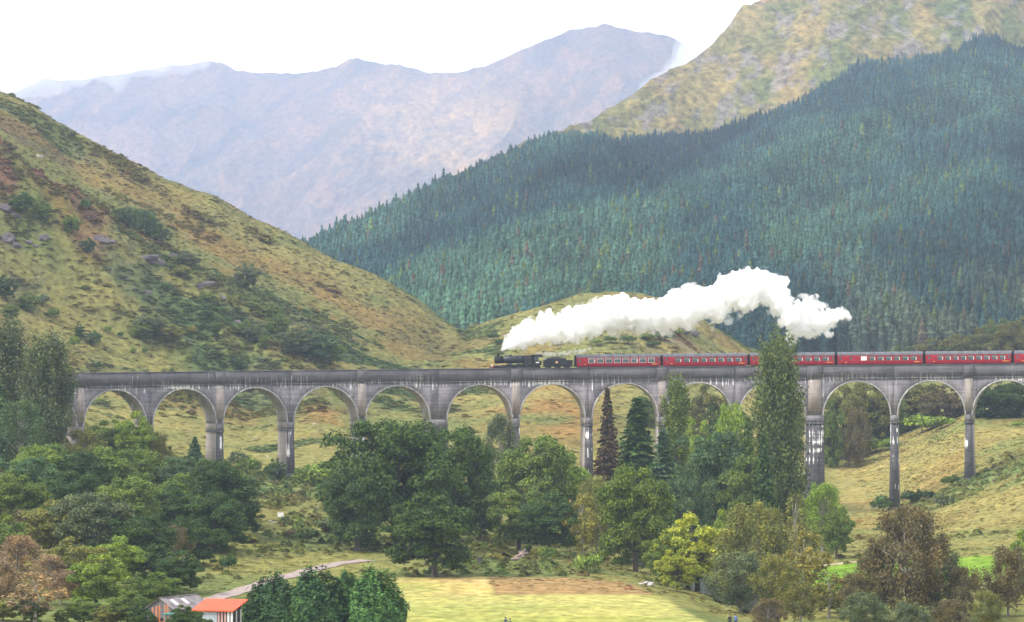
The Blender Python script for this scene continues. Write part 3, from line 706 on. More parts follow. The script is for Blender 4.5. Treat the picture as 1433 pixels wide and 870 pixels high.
# railway track along the deck
RAIL = 0.80            # rail head below the parapet top
M_ballast = paint('ballast_stone', (0.16,0.15,0.14), 0.95, 0.5, 3.0, bump=0.6)
M_steel = paint('worn_rail_steel', (0.20,0.15,0.12), 0.45, 0.3, 4.0, 0.7)
M_sleeper = paint('sleeper_timber', (0.09,0.075,0.06), 0.9, 0.3, 4.0)
sA, sB = pier_s(FIRST)+0.5, pier_s(LAST)-0.5
ks = [sA + (sB-sA)*j/120 for j in range(121)]
track = empty('railway_track'); tag(track, kind='structure')
sweep('ballast_bed', [(s, [(1.9, RAIL+0.28), (2.2, 1.49), (-2.2, 1.49), (-1.9, RAIL+0.28)]) for s in ks], M_ballast, track)
for w in (0.7175, -0.7175):
    sweep('rail', [(s, [(w+0.035, RAIL), (w+0.035, RAIL+0.16), (w-0.035, RAIL+0.16), (w-0.035, RAIL)]) for s in ks], M_steel, track)
_slp = []
sm_ = MB()
for j in range(int((sB-sA)/0.75)):
    s = sA + j*0.75
    c = [arc_at(s+ds, dw, top_z(s) - RAIL - dz) for dz in (0.30, 0.165) for ds, dw in ((-.13,1.3),(.13,1.3),(.13,-1.3),(-.13,-1.3))]
    sm_.add(c, [(0,3,2,1),(4,5,6,7),(0,1,5,4),(1,2,6,5),(2,3,7,6),(3,0,4,7)])
tag(sm_.build('sleepers', M_sleeper, track), kind='stuff')

# ------------------------------------------------------------------ the train
M_black = paint('black_engine_paint', (0.016,0.017,0.020), 0.38, 0.25, 1.5)
M_boiler = paint('satin_boiler_black', (0.030,0.031,0.036), 0.33, 0.2, 1.2)
M_smoke = paint('sooty_smokebox', (0.012,0.012,0.013), 0.8, 0.3, 2.0)
M_tyre = paint('wheel_steel', (0.10,0.10,0.105), 0.4, 0.2, 5.0, 0.6)
M_red = paint('buffer_beam_red', (0.45,0.03,0.025), 0.5)
M_cream = paint('cream_paint', (0.80,0.76,0.66), 0.6)
M_brass = paint('orange_gold_transfer', (0.85,0.33,0.08), 0.5)
M_coal = paint('coal', (0.012,0.012,0.012), 0.6, 0.6, 6.0, bump=1.0)
M_maroon = paint('crimson_coach_paint', (0.285,0.004,0.018), 0.5, 0.15, 0.6)
M_roof = paint('grey_coach_roof', (0.115,0.115,0.130), 0.7, 0.25, 1.2)
M_gang = paint('black_gangway', (0.02,0.02,0.022), 0.8)
M_under = paint('underframe_grime', (0.035,0.032,0.030), 0.8, 0.4, 2.0)
M_wframe = paint('pale_window_trim', (0.70,0.62,0.60), 0.4)
M_yellow = paint('yellow_lettering', (0.85,0.48,0.06), 0.5)
def glass_mat(name, col, rough=0.08):
    m, n, l, out = nt(name)
    b = n.new('ShaderNodeBsdfPrincipled'); b.inputs['Base Color'].default_value = (*col, 1); b.inputs['Roughness'].default_value = rough; b.inputs['IOR'].default_value = 1.5
    l.new(b.outputs[0], out.inputs['Surface']); return m
M_glass = glass_mat('coach_window_glass', (0.06,0.085,0.085), 0.25)
M_blind = paint('pale_window_blind', (0.72,0.72,0.70), 0.7)
M_lamp = paint('white_lamp_casing', (0.85,0.85,0.85), 0.4)
def wheel(parent, x, y, r, spokes=0, name='wheel'):
    w = 0.07
    o = MB().tube([(x, y-w, r), (x, y+w, r)], r, 24).build(name, M_tyre, parent)
    d = -1 if y < 0 else 1
    MB().tube([(x, y+d*w, r), (x, y+d*(w+0.03), r)], r*0.86, 20).build('wheel_centre', M_black, o)
    MB().tube([(x, y+d*(w+0.03), r), (x, y+d*(w+0.10), r)], r*0.2, 12).build('hub', M_tyre, o)
    return o
def on_track(root, s, forward=-1):
    """put a vehicle (origin at its middle on the rails, +x forward) on the curve"""
    t = arc_tangent(s) * forward
    g = (top_z(s+1) - top_z(s-1))/2 * forward
    root.location = arc_at(s, 0, top_z(s) - RAIL)
    root.rotation_euler = Euler((0, -math.atan(g), math.atan2(t.y, t.x)), 'XYZ')
S_COACH = s_of_u(804.0)
# --- locomotive, 4-6-0, local +x is the smokebox end
loco = empty('steam_locomotive')
tag(loco, 'black steam locomotive heading the red train across the viaduct', 'locomotive')
bz = 2.72
MB().tube([(-1.2, 0, bz+0.10), (0.9, 0, bz+0.04), (3.6, 0, bz)], [0.92, 0.88, 0.80], 28).build('boiler', M_boiler, loco, True)
fb = []
MB().prism([(-3.4, 1.1), (-3.4, 3.66), (-1.2, 3.74), (-1.2, 1.1)], -0.80, 0.80).build('firebox', M_boiler, loco, bevel=0.25)
MB().tube([(3.6, 0, bz), (5.25, 0, bz)], 0.86, 28).build('smokebox', M_smoke, loco, True)
sd = MB().tube([(5.25, 0, bz), (5.33, 0, bz), (5.40, 0, bz)], [0.70, 0.64, 0.25], 24).build('smokebox_door', M_smoke, loco, True)
MB().tube([(5.38, 0, bz), (5.5, 0, bz)], 0.06, 8).build('door_handle', M_tyre, sd)
MB().tube([(4.55, 0, bz+0.80), (4.55, 0, bz+0.98), (4.55, 0, bz+1.18), (4.55, 0, bz+1.26)], [0.36, 0.27, 0.28, 0.34], 18).build('chimney', M_smoke, loco, True)
MB().tube([(1.7, 0, bz+0.76), (1.7, 0, bz+1.0), (1.7, 0, bz+1.12), (1.7, 0, bz+1.18)], [0.42, 0.38, 0.26, 0.05], 18).build('dome', M_boiler, loco, True)
MB().tube([(2.8, 0, bz+0.72), (2.8, 0, bz+0.98), (2.8, 0, bz+1.04)], [0.30, 0.27, 0.1], 16).build('top_feed', M_boiler, loco, True)
for y in (-0.18, 0.18):
    MB().tube([(-2.4, y, 3.66), (-2.4, y, 3.98)], [0.09, 0.06], 10).build('safety_valve', M_brass, loco)
for x in (-0.6, 0.7, 2.0, 3.2):
    MB().tube([(x-0.03, 0, bz+0.055 - 0.02*x), (x+0.03, 0, bz+0.055-0.02*x)], 0.905 - 0.022*x, 28).build('boiler_band', M_tyre, loco)
for y in (-1, 1):
    MB().tube([(-1.2, y*0.98, bz+0.22), (5.1, y*0.95, bz+0.22)], 0.03, 6).build('handrail', M_tyre, loco)
    MB().prism([(-5.4, 1.42), (-5.4, 1.52), (3.7, 1.52), (4.4, 1.25), (5.9, 1.25), (5.9, 1.15), (4.3, 1.15), (3.6, 1.42)], min(y*0.62, y*1.28), max(y*0.62, y*1.28)).build('running_plate', M_black, loco)
    MB().tube([(3.2, y*1.12, 0.98), (4.6, y*1.12, 0.98)], 0.36, 18).build('cylinder', M_black, loco)
    MB().box(3.1, 4.7, min(y*0.9, y*1.25), max(y*0.9, y*1.25), 1.16, 1.42).build('valve_chest', M_black, loco)
    MB().box(-2.6, 1.9, y*1.08-0.04, y*1.08+0.04, 0.72, 0.84).build('coupling_rod', M_tyre, loco)
    MB().prism([(1.8, 0.80), (3.3, 0.95), (3.3, 1.03), (1.8, 0.92)], y*1.16-0.03, y*1.16+0.03).build('connecting_rod', M_tyre, loco)
    for x in (-2.7, -0.25, 1.95): wheel(loco, x, y*0.79, 0.915, name='driving_wheel')
    for x in (3.25, 5.05): wheel(loco, x, y*0.79, 0.5, name='bogie_wheel')
    MB().tube([(5.95, y*0.87, 1.05), (6.35, y*0.87, 1.05), (6.36, y*0.87, 1.05), (6.42, y*0.87, 1.05)], [0.11, 0.10, 0.23, 0.23], 14).build('buffer', M_tyre, loco)
    cab = MB().prism([(-5.3, 1.52), (-5.3, 2.35), (-4.55, 2.5), (-4.55, 3.35), (-3.4, 3.35), (-3.4, 1.52)], y*1.30-0.03, y*1.30+0.03).build('cab_side', M_black, loco)
    MB().box(-4.35, -3.62, y*1.335-0.008, y*1.335+0.008, 2.60, 3.22).build('cab_window', M_glass, cab)
    MB().box(-4.75, -3.95, y*1.336-0.008, y*1.336+0.008, 1.90, 2.18).build('number_panel', M_cream, cab)
    MB().box(5.93, 6.07, y*0.55-0.13, y*0.55+0.13, 1.28, 1.66).build('headlamp', M_lamp, loco)
MB().tube([(-5.55, -1.30, 3.30), (-5.55, -0.75, 3.72), (-5.55, 0, 3.86), (-5.55, 0.75, 3.72), (-5.55, 1.30, 3.30)], 0.05, 6)
cr = MB()
prof = [(-1.36, 3.30), (-1.1, 3.56), (-0.6, 3.78), (0, 3.86), (0.6, 3.78), (1.1, 3.56), (1.36, 3.30)]
cr.add([(x, y, z) for x in (-5.6, -3.3) for y, z in prof] + [(x, y, z-0.07) for x in (-5.6, -3.3) for y, z in prof],
       [(i, i+1, i+8, i+7) for i in range(6)] + [(14+i, 21+i, 22+i, 15+i) for i in range(6)] + [(i, 14+i, 15+i, i+1) for i in range(6)] + [(7+i, 8+i, 22+i, 21+i) for i in range(6)])
cr.build('cab_roof', M_smoke, loco)
MB().box(-3.42, -3.36, -1.28, 1.28, 1.5, 3.32).build('cab_front', M_black, loco)
MB().box(5.88, 6.0, -1.25, 1.25, 0.85, 1.25).build('buffer_beam', M_red, loco)
MB().box(-5.2, 5.7, -0.55, 0.55, 0.75, 1.4).build('frame', M_under, loco)
on_track(loco, S_COACH - 7.3 - 5.95)
# --- tender
tender = empty('locomotive_tender')
tag(tender, 'black coal tender with orange lion emblem between engine and red coach', 'tender')
MB().prism([(-3.3, 1.25), (-3.3, 2.55), (-1.9, 2.55), (-1.6, 3.02), (2.6, 3.02), (3.1, 2.5), (3.1, 1.25)], -1.3, 1.3).build('tank', M_black, tender, bevel=0.06)
cl = []
for i in range(26):
    x = -1.2 + 3.4*i/25; cl.append((x, 0, 2.72 + 0.07*math.sin(i*1.7) + 0.08*math.sin(math.pi*i/25)))
MB().tube(cl, [0.25 + 0.25*math.sin(math.pi*(i+2)/29) + 0.03*math.sin(i*2.3) for i in range(26)], 12).build('coal_load', M_coal, tender)
MB().box(-3.45, 3.3, -1.22, 1.22, 1.02, 1.24).build('frame', M_under, tender)
for y in (-1, 1):
    MB().box(-1.75, 2.55, y*1.315-0.012, y*1.315+0.012, 2.86, 2.99).build('side_rail', M_tyre, tender)
    for x in (-2.2, 0, 2.2): wheel(tender, x, y*0.79, 0.65)
    em = MB().tube([(0.45, y*1.30, 2.05), (0.45, y*1.322, 2.05)], 0.26, 20).build('emblem_disc', M_brass, tender)
    MB().prism([(0.45-0.16, 2.02), (0.45-0.05, 2.18), (0.45+0.12, 2.16), (0.45+0.17, 2.0), (0.45+0.05, 1.92), (0.45-0.1, 1.93)], y*1.327-0.004, y*1.327+0.004).build('emblem_lion', M_cream, em)
    for a in (-1, 1):
        MB().prism([(0.45+a*0.28, 2.11), (0.45+a*0.46, 2.05), (0.45+a*0.28, 1.99)], y*1.32-0.008, y*1.32+0.008).build('emblem_scroll', M_brass, em)
    MB().box(-3.25, -3.18, y*1.318-0.012, y*1.318+0.012, 1.3, 2.5).build('lining', M_tyre, tender)
on_track(tender, S_COACH - 3.95)
# --- coaches
def coach_prof(z0, inset=0.0):
    pts = [(-1.38, z0), (-1.41, 1.9), (-1.40, 2.4), (-1.34, 3.05)]
    return pts
COACHES = [ # windows: list of (x centre, width, kind), from the engine end; lettering bars
    ('red coach with a row of eight wide windows, coupled behind the tender', 8, 0),
    ('second red coach behind the tender, with eight wide windows', 8, 1),
    ('red coach half hidden behind the tall poplar in front of the viaduct', 8, 1),
    ('red coach with plain corridor end and one blinded window, next after the poplar', 7, 2),
    ('red coach with nine windows, second after the poplar in front of the viaduct', 9, 1),
    ('red coach at the tail of the visible train, third after the poplar', 8, 0),
]
def make_coach(label, nw, style, s):
    root = empty('passenger_coach'); tag(root, label, 'railway coach', 'red coaches of the steam train')
    L = 9.68
    # body side, tumblehome below and turned in above
    prof_ = [(-1.32, 0.98), (-1.405, 1.45), (-1.41, 2.1), (-1.38, 2.6), (-1.31, 3.02)]
    full = prof_ + [(-y, z) for y, z in reversed(prof_)]
    n = len(full)
    MB().add([(x, y, z) for x in (-L, L) for y, z in full], [tuple(range(n)), tuple(reversed(range(n, 2*n)))] + [(i, (i+1)%n, (i+1)%n+n, i+n) for i in range(n)]).build('body', M_maroon, root)
    rp_ = [(-1.345, 3.025), (-1.25, 3.38), (-0.9, 3.64), (-0.45, 3.77), (0, 3.81)]; rp_ = rp_ + [(-y, z) for y, z in reversed(rp_[:-1])]
    n = len(rp_)
    rf = MB().add([(x, y, z) for x in (-L-0.06, L+0.06) for y, z in rp_], [tuple(range(n)), tuple(reversed(range(n, 2*n)))] + [(i, (i+1)%n, (i+1)%n+n, i+n) for i in range(n)]).build('roof', M_roof, root)
    for k in range(6):
        x = -7.5 + 3*k
        MB().box(x-0.16, x+0.16, 0.5, 0.72, 3.72, 3.86).build('roof_ventilator', M_roof, rf)
    MB().box(-L+0.3, L-0.3, -1.2, 1.2, 0.62, 0.975).build('underframe', M_under, root)
    for e in (-1, 1):
        MB().box(min(e*(L+0.005), e*(L+0.36)), max(e*(L+0.005), e*(L+0.36)), -0.62, 0.62, 1.0, 3.45).build('gangway_bellows', M_gang, root)
        MB().box(min(e*(L+0.004), e*(L+0.03)), max(e*(L+0.004), e*(L+0.03)), -1.3, 1.3, 1.0, 3.15).build('end_panel', M_gang, root)
        bo = MB().box(e*6.8-1.6, e*6.8+1.6, -1.0, 1.0, 0.35, 0.6).build('bogie', M_under, root)
        for bx in (-1.3, 1.3):
            for y in (-0.79, 0.79):
                MB().tube([(e*6.8+bx, y-0.06, 0.46), (e*6.8+bx, y+0.06, 0.46)], 0.46, 18).build('wheel', M_tyre, bo)
        for y in (-0.87, 0.87):
            MB().tube([(e*L, y, 1.05), (e*(L+0.36), y, 1.05)], 0.12, 10).build('buffer', M_under, root)
    rnd = random.Random(hash(label) % 1000 if False else len(label)*13 + style)
    span0, span1 = (7.2, -8.6) if style != 2 else (4.6, -8.6)
    pitch = (span0 - span1)/nw; ww = pitch*0.72
    xs = [span0 - pitch*(k+0.5) for k in range(nw)]
    for y in (-1, 1):
        for k, x in enumerate(xs):
            yy = y*1.392
            fr = MB().box(x-ww/2-0.07, x+ww/2+0.07, yy-0.03, yy+0.03, 1.76, 2.88).build('window', M_wframe if style == 0 else M_maroon, root)
            blind = (style == 2 and k == 0) or rnd.random() < 0.03
            p = MB().box(x-ww/2, x+ww/2, yy+y*0.012-0.025, yy+y*0.012+0.025, 1.83, 2.81).build('pane', M_blind if blind else M_glass, fr)
            MB().box(x-ww/2, x+ww/2, yy+y*0.03-0.02, yy+y*0.03+0.02, 2.52, 2.56).build('vent_bar', M_wframe, fr)
            if style != 0 or rnd.random() < 0.4:
                MB().box(x-ww/2+0.04, x-ww/2+0.22, yy+y*0.026-0.02, yy+y*0.026+0.02, 1.87, 2.5).build('curtain', M_wframe, fr)
        for x in ((8.9, -9.25) if style != 2 else (9.0, 6.6, -9.25)):
            d = MB().box(x-0.36, x+0.36, y*1.392-0.03, y*1.392+0.03, 1.05, 2.9).build('door', M_maroon, root)
            MB().box(x-0.22, x+0.22, y*1.412-0.02, y*1.412+0.02, 2.05, 2.72).build('door_window', M_glass, d)
            MB().box(x-0.33, x-0.29, y*1.425-0.02, y*1.425+0.02, 1.7, 2.0).build('door_handle', M_brass, d)
        for x, w in ((7.9, 0.35), (-8.4, 0.75)):
            for j in range(3 if w > 0.5 else 2):
                MB().box(x + w*2*(j/3-0.5), x + w*2*(j/3-0.5)+w*0.45, y*1.41-0.012, y*1.41+0.012, 1.38, 1.55).build('lettering', M_yellow, root)
    on_track(root, s)
    return root
for k, (lab, nw, st) in enumerate(COACHES):
    make_coach(lab, nw, st, S_COACH + 10.05 + 20.12*k)

# ------------------------------------------------------------------ steam
def puff_mesh(name, blobs, seed, voxel, disp, mat, kids=26):
    """blobs: (centre Vector, radius): spheres with knobbly offspring, fused and roughened"""
    rnd = random.Random(seed); B = []
    for c, r in blobs:
        B.append((c, r*0.80))
        for k in range(kids//6):      # torn shreds just outside the billow
            d = Vector((rnd.gauss(0,1), rnd.gauss(0,1), rnd.gauss(-0.3,1))).normalized(); B.append((c + d*r*rnd.uniform(1.0, 1.16), r*rnd.uniform(0.05, 0.11)))
        for k in range(kids):
            d = Vector((rnd.gauss(0,1), rnd.gauss(0,1), rnd.gauss(0.25,1))).normalized()
            rr = r*(0.09 + 0.27*rnd.random()**1.8)
            B.append((c + d*(r*rnd.uniform(0.8, 1.0) - rr*0.1), rr))
            if rnd.random() < 0.6:
                d2 = (d + Vector((rnd.gauss(0,.5), rnd.gauss(0,.5), rnd.gauss(0,.5)))).normalized()
                B.append((c + d*(r - rr*0.3) + d2*rr*0.9, rr*rnd.uniform(0.3, 0.6)))
    bm = bmesh.new(); bmesh.ops.create_icosphere(bm, subdivisions=2, radius=1.0)
    SV = np.array([v.co[:] for v in bm.verts]); SF = np.array([[v.index for v in f.verts] for f in bm.faces]); bm.free()
    V = np.concatenate([SV*r + np.array(c[:]) for c, r in B]); T_ = np.concatenate([SF + k*len(SV) for k in range(len(B))])
    me = np_mesh(name, V, tris=T_, mats=[mat])
    o = mobj(name, me)
    rm = o.modifiers.new('fuse', 'REMESH'); rm.mode = 'VOXEL'; rm.voxel_size = voxel; rm.use_smooth_shade = True
    tx = bpy.data.textures.new(name + '_cloud', 'CLOUDS'); tx.noise_scale = disp*2.2; tx.noise_depth = 5
    dm = o.modifiers.new('billow', 'DISPLACE'); dm.texture = tx; dm.texture_coords = 'GLOBAL'; dm.strength = disp*3.0; dm.mid_level = 0.5
    return o
M_steam = torn_volume('steam', 1.7, 0.42, 0.36, 0.56)
M_wisp = volume_mat('thin_steam', (1.0, 1.0, 1.0), 0.9)
def plume_pt(u, y, back=0.0):
    s = s_of_u(u); p = arc_at(s, -back); Y = p.y
    return Vector((float(xpix(u, Y)), Y, float(zpix(y, Y)))), Y/F
PL = [(704,489,3.2,0),(709,484,6,0),(716,479,10,0.5),(727,473,15,1),(745,465,18,1.5),(768,459,21,2),(795,457,23,3),(822,450,24,3.5),(850,441,25,4),(868,430,18,4),(880,441,23,5),(905,444,23,5),(930,443,22,6),(950,434,25,6),(972,424,25,7),(998,428,25,7),(1016,408,21,8),(1040,399,22,8),(1040,418,20,8),(1062,398,20,8),(1080,407,20,9),(1092,424,19,9),(1108,443,20,9),(1124,436,17,10),(1134,426,11,10),(1128,456,17,10),(1146,450,17,10),(1162,446,13,11),(1174,441,8,11),(1112,462,12,10),(1106,476,8,10),(1138,466,9,10),(1184,438,4.5,11),(1180,431,3.5,11),(1188,445,3,11),(1150,428,6,10),(1142,418,5,10),(1160,468,6,10),(1098,394,7,9)]
bl = []
for u, y, r, b in PL:
    c, k = plume_pt(u, y, b); bl.append((c, r*k))
steam = puff_mesh('steam_plume', bl, 5, 0.25, 0.62, M_steam, 64)
veil = puff_mesh('steam_veil', [(c + Vector((0.3, 0.5, -0.10*r)), r*1.18) for c, r in bl[2:]], 15, 0.42, 1.5, torn_volume('torn_steam', 0.55, 0.30, 0.47, 0.68), 30)
tag(veil, 'thin torn fringe of steam round the white plume above the train', 'steam', kind='stuff')
tag(steam, 'billowing white steam trailing from the locomotive chimney over the coaches', 'steam', kind='stuff')
bl = []
for u, y, r in [(746,497,2.2),(752,496,3.4),(757,496,3.6),(763,495.5,3.8),(770,496,3.8),(776,496,3.6),(783,495.5,3.8),(790,495,4),(797,493.5,4),(804,492.5,4),(811,491.5,4),(818,490,3.6),(825,488,3)]:
    c, k = plume_pt(u, y, 0.4); bl.append((c, r*k))
wisp = puff_mesh('safety_valve_steam', bl, 9, 0.16, 0.3, M_wisp, 14)
tag(wisp, 'thin low wisp of white steam blowing back over the cab and tender', 'steam', kind='stuff')
# ------------------------------------------------------------------ trees
M_leaf = leaf_mat('broad_leaves', 'OBJECT', 0.20)
M_needle = leaf_mat('conifer_needles', 'OBJECT', 0.12, 0.7, 0.2, 0.15)
M_forest = leaf_mat('plantation_needles', 'INSTANCE', 0.1, 0.8, 0.15, 0.0)
M_bark = bark_mat('brown_bark', (0.035,0.028,0.022), (0.12,0.10,0.085))
M_birchbark = bark_mat('pale_birch_bark', (0.14,0.11,0.09), (0.50,0.45,0.40))
def leaves(cent, nrm, size, seed, aspect=1.5):
    """diamond leaf sprays: cent (N,3), nrm (N,3) facing, size (N)"""
    g = np.random.default_rng(seed); N = len(cent)
    nrm = nrm/np.maximum(np.linalg.norm(nrm, axis=1, keepdims=True), 1e-6)
    r = g.normal(size=(N, 3)); a = np.cross(nrm, r); a /= np.maximum(np.linalg.norm(a, axis=1, keepdims=True), 1e-6); b = np.cross(nrm, a)
    s = size[:, None]
    bend = nrm*s*0.18
    V = np.stack([cent - a*s*0.5*aspect - bend, cent + b*s*0.42, cent + a*s*0.5*aspect - bend, cent - b*s*0.42], 1).reshape(-1, 3)
    return V, np.arange(N*4).reshape(N, 4)
def unit(g, n):
    v = g.normal(size=(n, 3)); return v/np.linalg.norm(v, axis=1, keepdims=True)
def limbs(tips, h0, trunk_h, rad, seed, seg=6, lean=0.0):
    """tapered trunk with limbs reaching the given tips"""
    rnd = random.Random(seed); m = MB()
    top = Vector((lean*trunk_h, 0.02*trunk_h, trunk_h))
    pts = [Vector((0,0,-0.6))] + [Vector((lean*trunk_h*t + rnd.uniform(-1,1)*rad*0.7*t, rnd.uniform(-1,1)*rad*0.7*t, trunk_h*t)) for t in (0.02, 0.2, 0.4, 0.6, 0.8)] + [top]
    m.tube(pts, [rad*1.45, rad*1.2, rad*0.95, rad*0.8, rad*0.62, rad*0.42, rad*0.15], 9)
    for t in tips:
        t = Vector(t); f = min(0.92, max(h0, t.z/trunk_h*0.62 + rnd.uniform(-.08, .08)))
        k = f*5; i = 1 + min(4, int(k)); b = pts[i].lerp(pts[i+1], k-int(k)) if i+1 < len(pts) else pts[i]
        mid = b.lerp(t, 0.5) + Vector((rnd.uniform(-.4,.4), rnd.uniform(-.4,.4), rnd.uniform(0,.6)))
        r0 = rad*0.42*(1-f*0.55)
        m.tube([b, mid, t], [r0, r0*0.6, r0*0.16], seg, False)
    return m
def crown_from_clusters(C, CR, per, leaf, seed, flat=0.8, up=0.35, aspect=1.5):
    g = np.random.default_rng(seed); cents, nr, sz = [], [], []
    for c, r in zip(C, CR):
        n = max(12, int(per*(r/np.mean(CR))**2))
        d = unit(g, n); d[:, 2] = np.where(d[:, 2] < -0.35, -d[:, 2]*0.6, d[:, 2])
        rr = r*(0.45 + 0.6*g.random(n)**0.6 + 0.35*(g.random(n) < 0.10))
        p = c + d*rr[:, None]*np.array((1, 1, flat))
        cents.append(p); nr.append(d*0.7 + np.array((0, 0, up)) + g.normal(size=(n, 3))*0.45); sz.append(leaf*(0.65 + 0.7*g.random(n)))
    return leaves(np.concatenate(cents), np.concatenate(nr), np.concatenate(sz), seed+1, aspect)
def proto_oak(seed, H=16.0, W=15.0, ncl=70, per=170, leaf=0.50, low=0.04, dome=1.0):
    """round, heavy-crowned broadleaf"""
    g = np.random.default_rng(seed)
    d = unit(g, ncl*3); z = d[:, 2]; d = d[z > -0.93][:ncl]
    az = np.arctan2(d[:, 1], d[:, 0])
    lob = 1 + 0.17*np.sin(3*az + seed) + 0.12*np.sin(5*az + 2*seed + 3*d[:, 2]) + 0.10*g.normal(size=len(d))
    rad = np.where(g.random(len(d)) < 0.72, 0.84, 0.5)*lob
    ctr = np.array((0, 0, H*(0.5 + low*0.5))); hz_ = H*(0.5 - low*0.5)
    C = ctr + d*rad[:, None]*np.array((W*0.5, W*0.5, hz_*dome))
    CR = np.clip(g.normal(0.095, 0.028, len(C))*W, W*0.04, W*0.17)
    C[:, 2] = np.minimum(C[:, 2], H - CR*0.7)
    V, Q = crown_from_clusters(C, CR, per, leaf, seed+5)
    idx = g.choice(len(C), min(22, len(C)), replace=False)
    tr = limbs([tuple(C[i]) for i in idx], 0.22, H*0.72, 0.028*H, seed)
    return V, Q, tr
def proto_birch(seed, H=14.0, W=7.5, ncl=46, per=110, leaf=0.34, airy=1.0):
    """airy crown of hanging sprays on a pale stem"""
    g = np.random.default_rng(seed); C = []
    for k in range(ncl):
        t = 0.22 + 0.76*g.random(); a = g.random()*6.283
        w = W*0.5*(math.sin(math.pi*min(1, (t-0.1)/0.95))**0.7)*(0.35 + 0.7*g.random())
        C.append((math.cos(a)*w, math.sin(a)*w, H*t))
    C = np.array(C); CR = np.clip(g.normal(0.12, 0.03, ncl)*W, 0.05*W, 0.2*W)
    cents, nr, sz = [], [], []
    for c, r in zip(C, CR):
        n = int(per*airy); d = unit(g, n); rr = r*g.random(n)**0.4
        p = c + d*rr[:, None]*np.array((1, 1, 0.8)); p[:, 2] -= g.random(n)**2*r*1.3
        cents.append(p); nr.append(d*np.array((1, 1, 0.4)) + g.normal(size=(n, 3))*0.6); sz.append(leaf*(0.6 + 0.8*g.random(n)))
    V, Q = leaves(np.concatenate(cents), np.concatenate(nr), np.concatenate(sz), seed+3, 1.6)
    tr = limbs([tuple(C[i]) for i in range(0, ncl, 2)], 0.25, H*0.93, 0.0145*H, seed, 5, 0.03)
    return V, Q, tr
def proto_poplar(seed, H=25.0, W=8.0, per=120, leaf=0.44, ns_=70):
    """tall upright crown: steep shoots clothed with leaves"""
    g = np.random.default_rng(seed); cents, nr, sz, tips = [], [], [], []
    for k in range(ns_):
        t = 0.10 + 0.78*g.random(); a = g.random()*6.283
        wmax = W*0.5*(0.55 + 0.45*math.sin(math.pi*(0.1+t*0.9)))*(1.0 if t < 0.62 else 1 - 0.62*((t-0.62)/0.38)**1.5)
        L = H*(0.10 + 0.10*g.random()); out_ = wmax*(0.55+0.55*g.random())
        n = per; q = g.random(n)
        p = np.stack([math.cos(a)*out_*(0.25 + 0.75*q**0.7), math.sin(a)*out_*(0.25 + 0.75*q**0.7), H*t*0.86 + L*q*1.25], 1) + g.normal(size=(n, 3))*np.array((.42, .42, .5))*(W/8)
        cents.append(p); nr.append(g.normal(size=(n, 3)) + np.array((math.cos(a), math.sin(a), 0.1))*0.9); sz.append(leaf*(0.6+0.8*g.random(n)))
        tips.append((math.cos(a)*out_, math.sin(a)*out_, H*t*0.86 + L))
    P = np.concatenate(cents); P[:, 2] = np.minimum(P[:, 2], H)
    V, Q = leaves(P, np.concatenate(nr), np.concatenate(sz), seed+3, 1.25)
    tr = limbs(tips[::3], 0.1, H*0.9, 0.016*H, seed, 5)
    return V, Q, tr
def proto_spruce(seed, H=16.0, W=6.0, tiers=26, leaf=0.55, droop=0.35, dense=1.0, gap=0.0):
    """conifer: whorls of drooping branches with sprays"""
    g = np.random.default_rng(seed); cents, nr, sz = [], [], []
    m = MB().tube([(0,0,-0.5), (0,0,H*0.5), (0,0,H*0.985)], [0.02*H, 0.012*H, 0.002*H], 8)
    for k in range(tiers):
        t = 0.05 + 0.93*(k/(tiers-1)); Rr = W*0.5*(1-t)**0.85*(0.8 + 0.35*g.random()) + 0.12
        nb = int(7 + 7*(1-t)); a0 = g.random()*6.28
        for b in range(nb):
            if g.random() < gap: continue
            a = a0 + 6.283*b/nb + g.normal()*0.15; L = Rr*(0.7 + 0.45*g.random()); n = int((6 + 9*L)*dense)
            q = 0.12 + 0.88*g.random(n)**0.75
            x = np.stack([np.cos(a)*L*q, np.sin(a)*L*q, H*t + 0.15*L*q - droop*L*q**1.7], 1)
            side = np.array((-math.sin(a), math.cos(a), 0))*(g.normal(size=(n, 1))*0.28*L*(1-q[:, None]*0.5))
            cents.append(x + side + g.normal(size=(n, 3))*0.07); nr.append(g.normal(size=(n, 3))*0.45 + np.array((math.cos(a)*0.5, math.sin(a)*0.5, 0.8))); sz.append(leaf*(0.6+0.6*g.random(n)))
            if gap > 0 or k % 3 == 0: m.tube([(0,0,H*t), (math.cos(a)*L*0.9, math.sin(a)*L*0.9, H*t - droop*L*0.5)], [0.05, 0.015], 4, False)
    V, Q = leaves(np.concatenate(cents), np.concatenate(nr), np.concatenate(sz), seed+3, 2.0)
    return V, Q, m
def proto_cypress(seed, H=6.0, W=6.5, N=17000, leaf=0.22):
    """dense garden conifer with feathery upright sprays"""
    g = np.random.default_rng(seed); d = unit(g, N); d[:, 2] = np.abs(d[:, 2])
    az = np.arctan2(d[:, 1], d[:, 0])
    lob = 1 + 0.12*np.sin(3*az+seed) + 0.12*np.sin(5*az + 6*d[:, 2] + seed) + 0.10*vnoise(az*3.2, d[:, 2]*7, seed) + 0.09*vnoise(az*8, d[:, 2]*16, seed+1)
    r = lob*(0.66 + 0.36*g.random(N)**0.5 + 0.12*(g.random(N) < 0.06))
    P = d*r[:, None]*np.array((W/2, W/2, H*0.92)); P[:, :2] *= (1 - 0.18*np.clip(P[:, 2:3]/H, 0, 1)**1.5)
    P[:, 2] += 0.05*H
    V, Q = leaves(P, d + np.array((0, 0, 0.3)) + g.normal(size=(N, 3))*0.5, leaf*(0.6+0.8*g.random(N)), seed+2, 2.0)
    return V, Q, limbs([], 0.2, H*0.7, 0.03*H, seed)
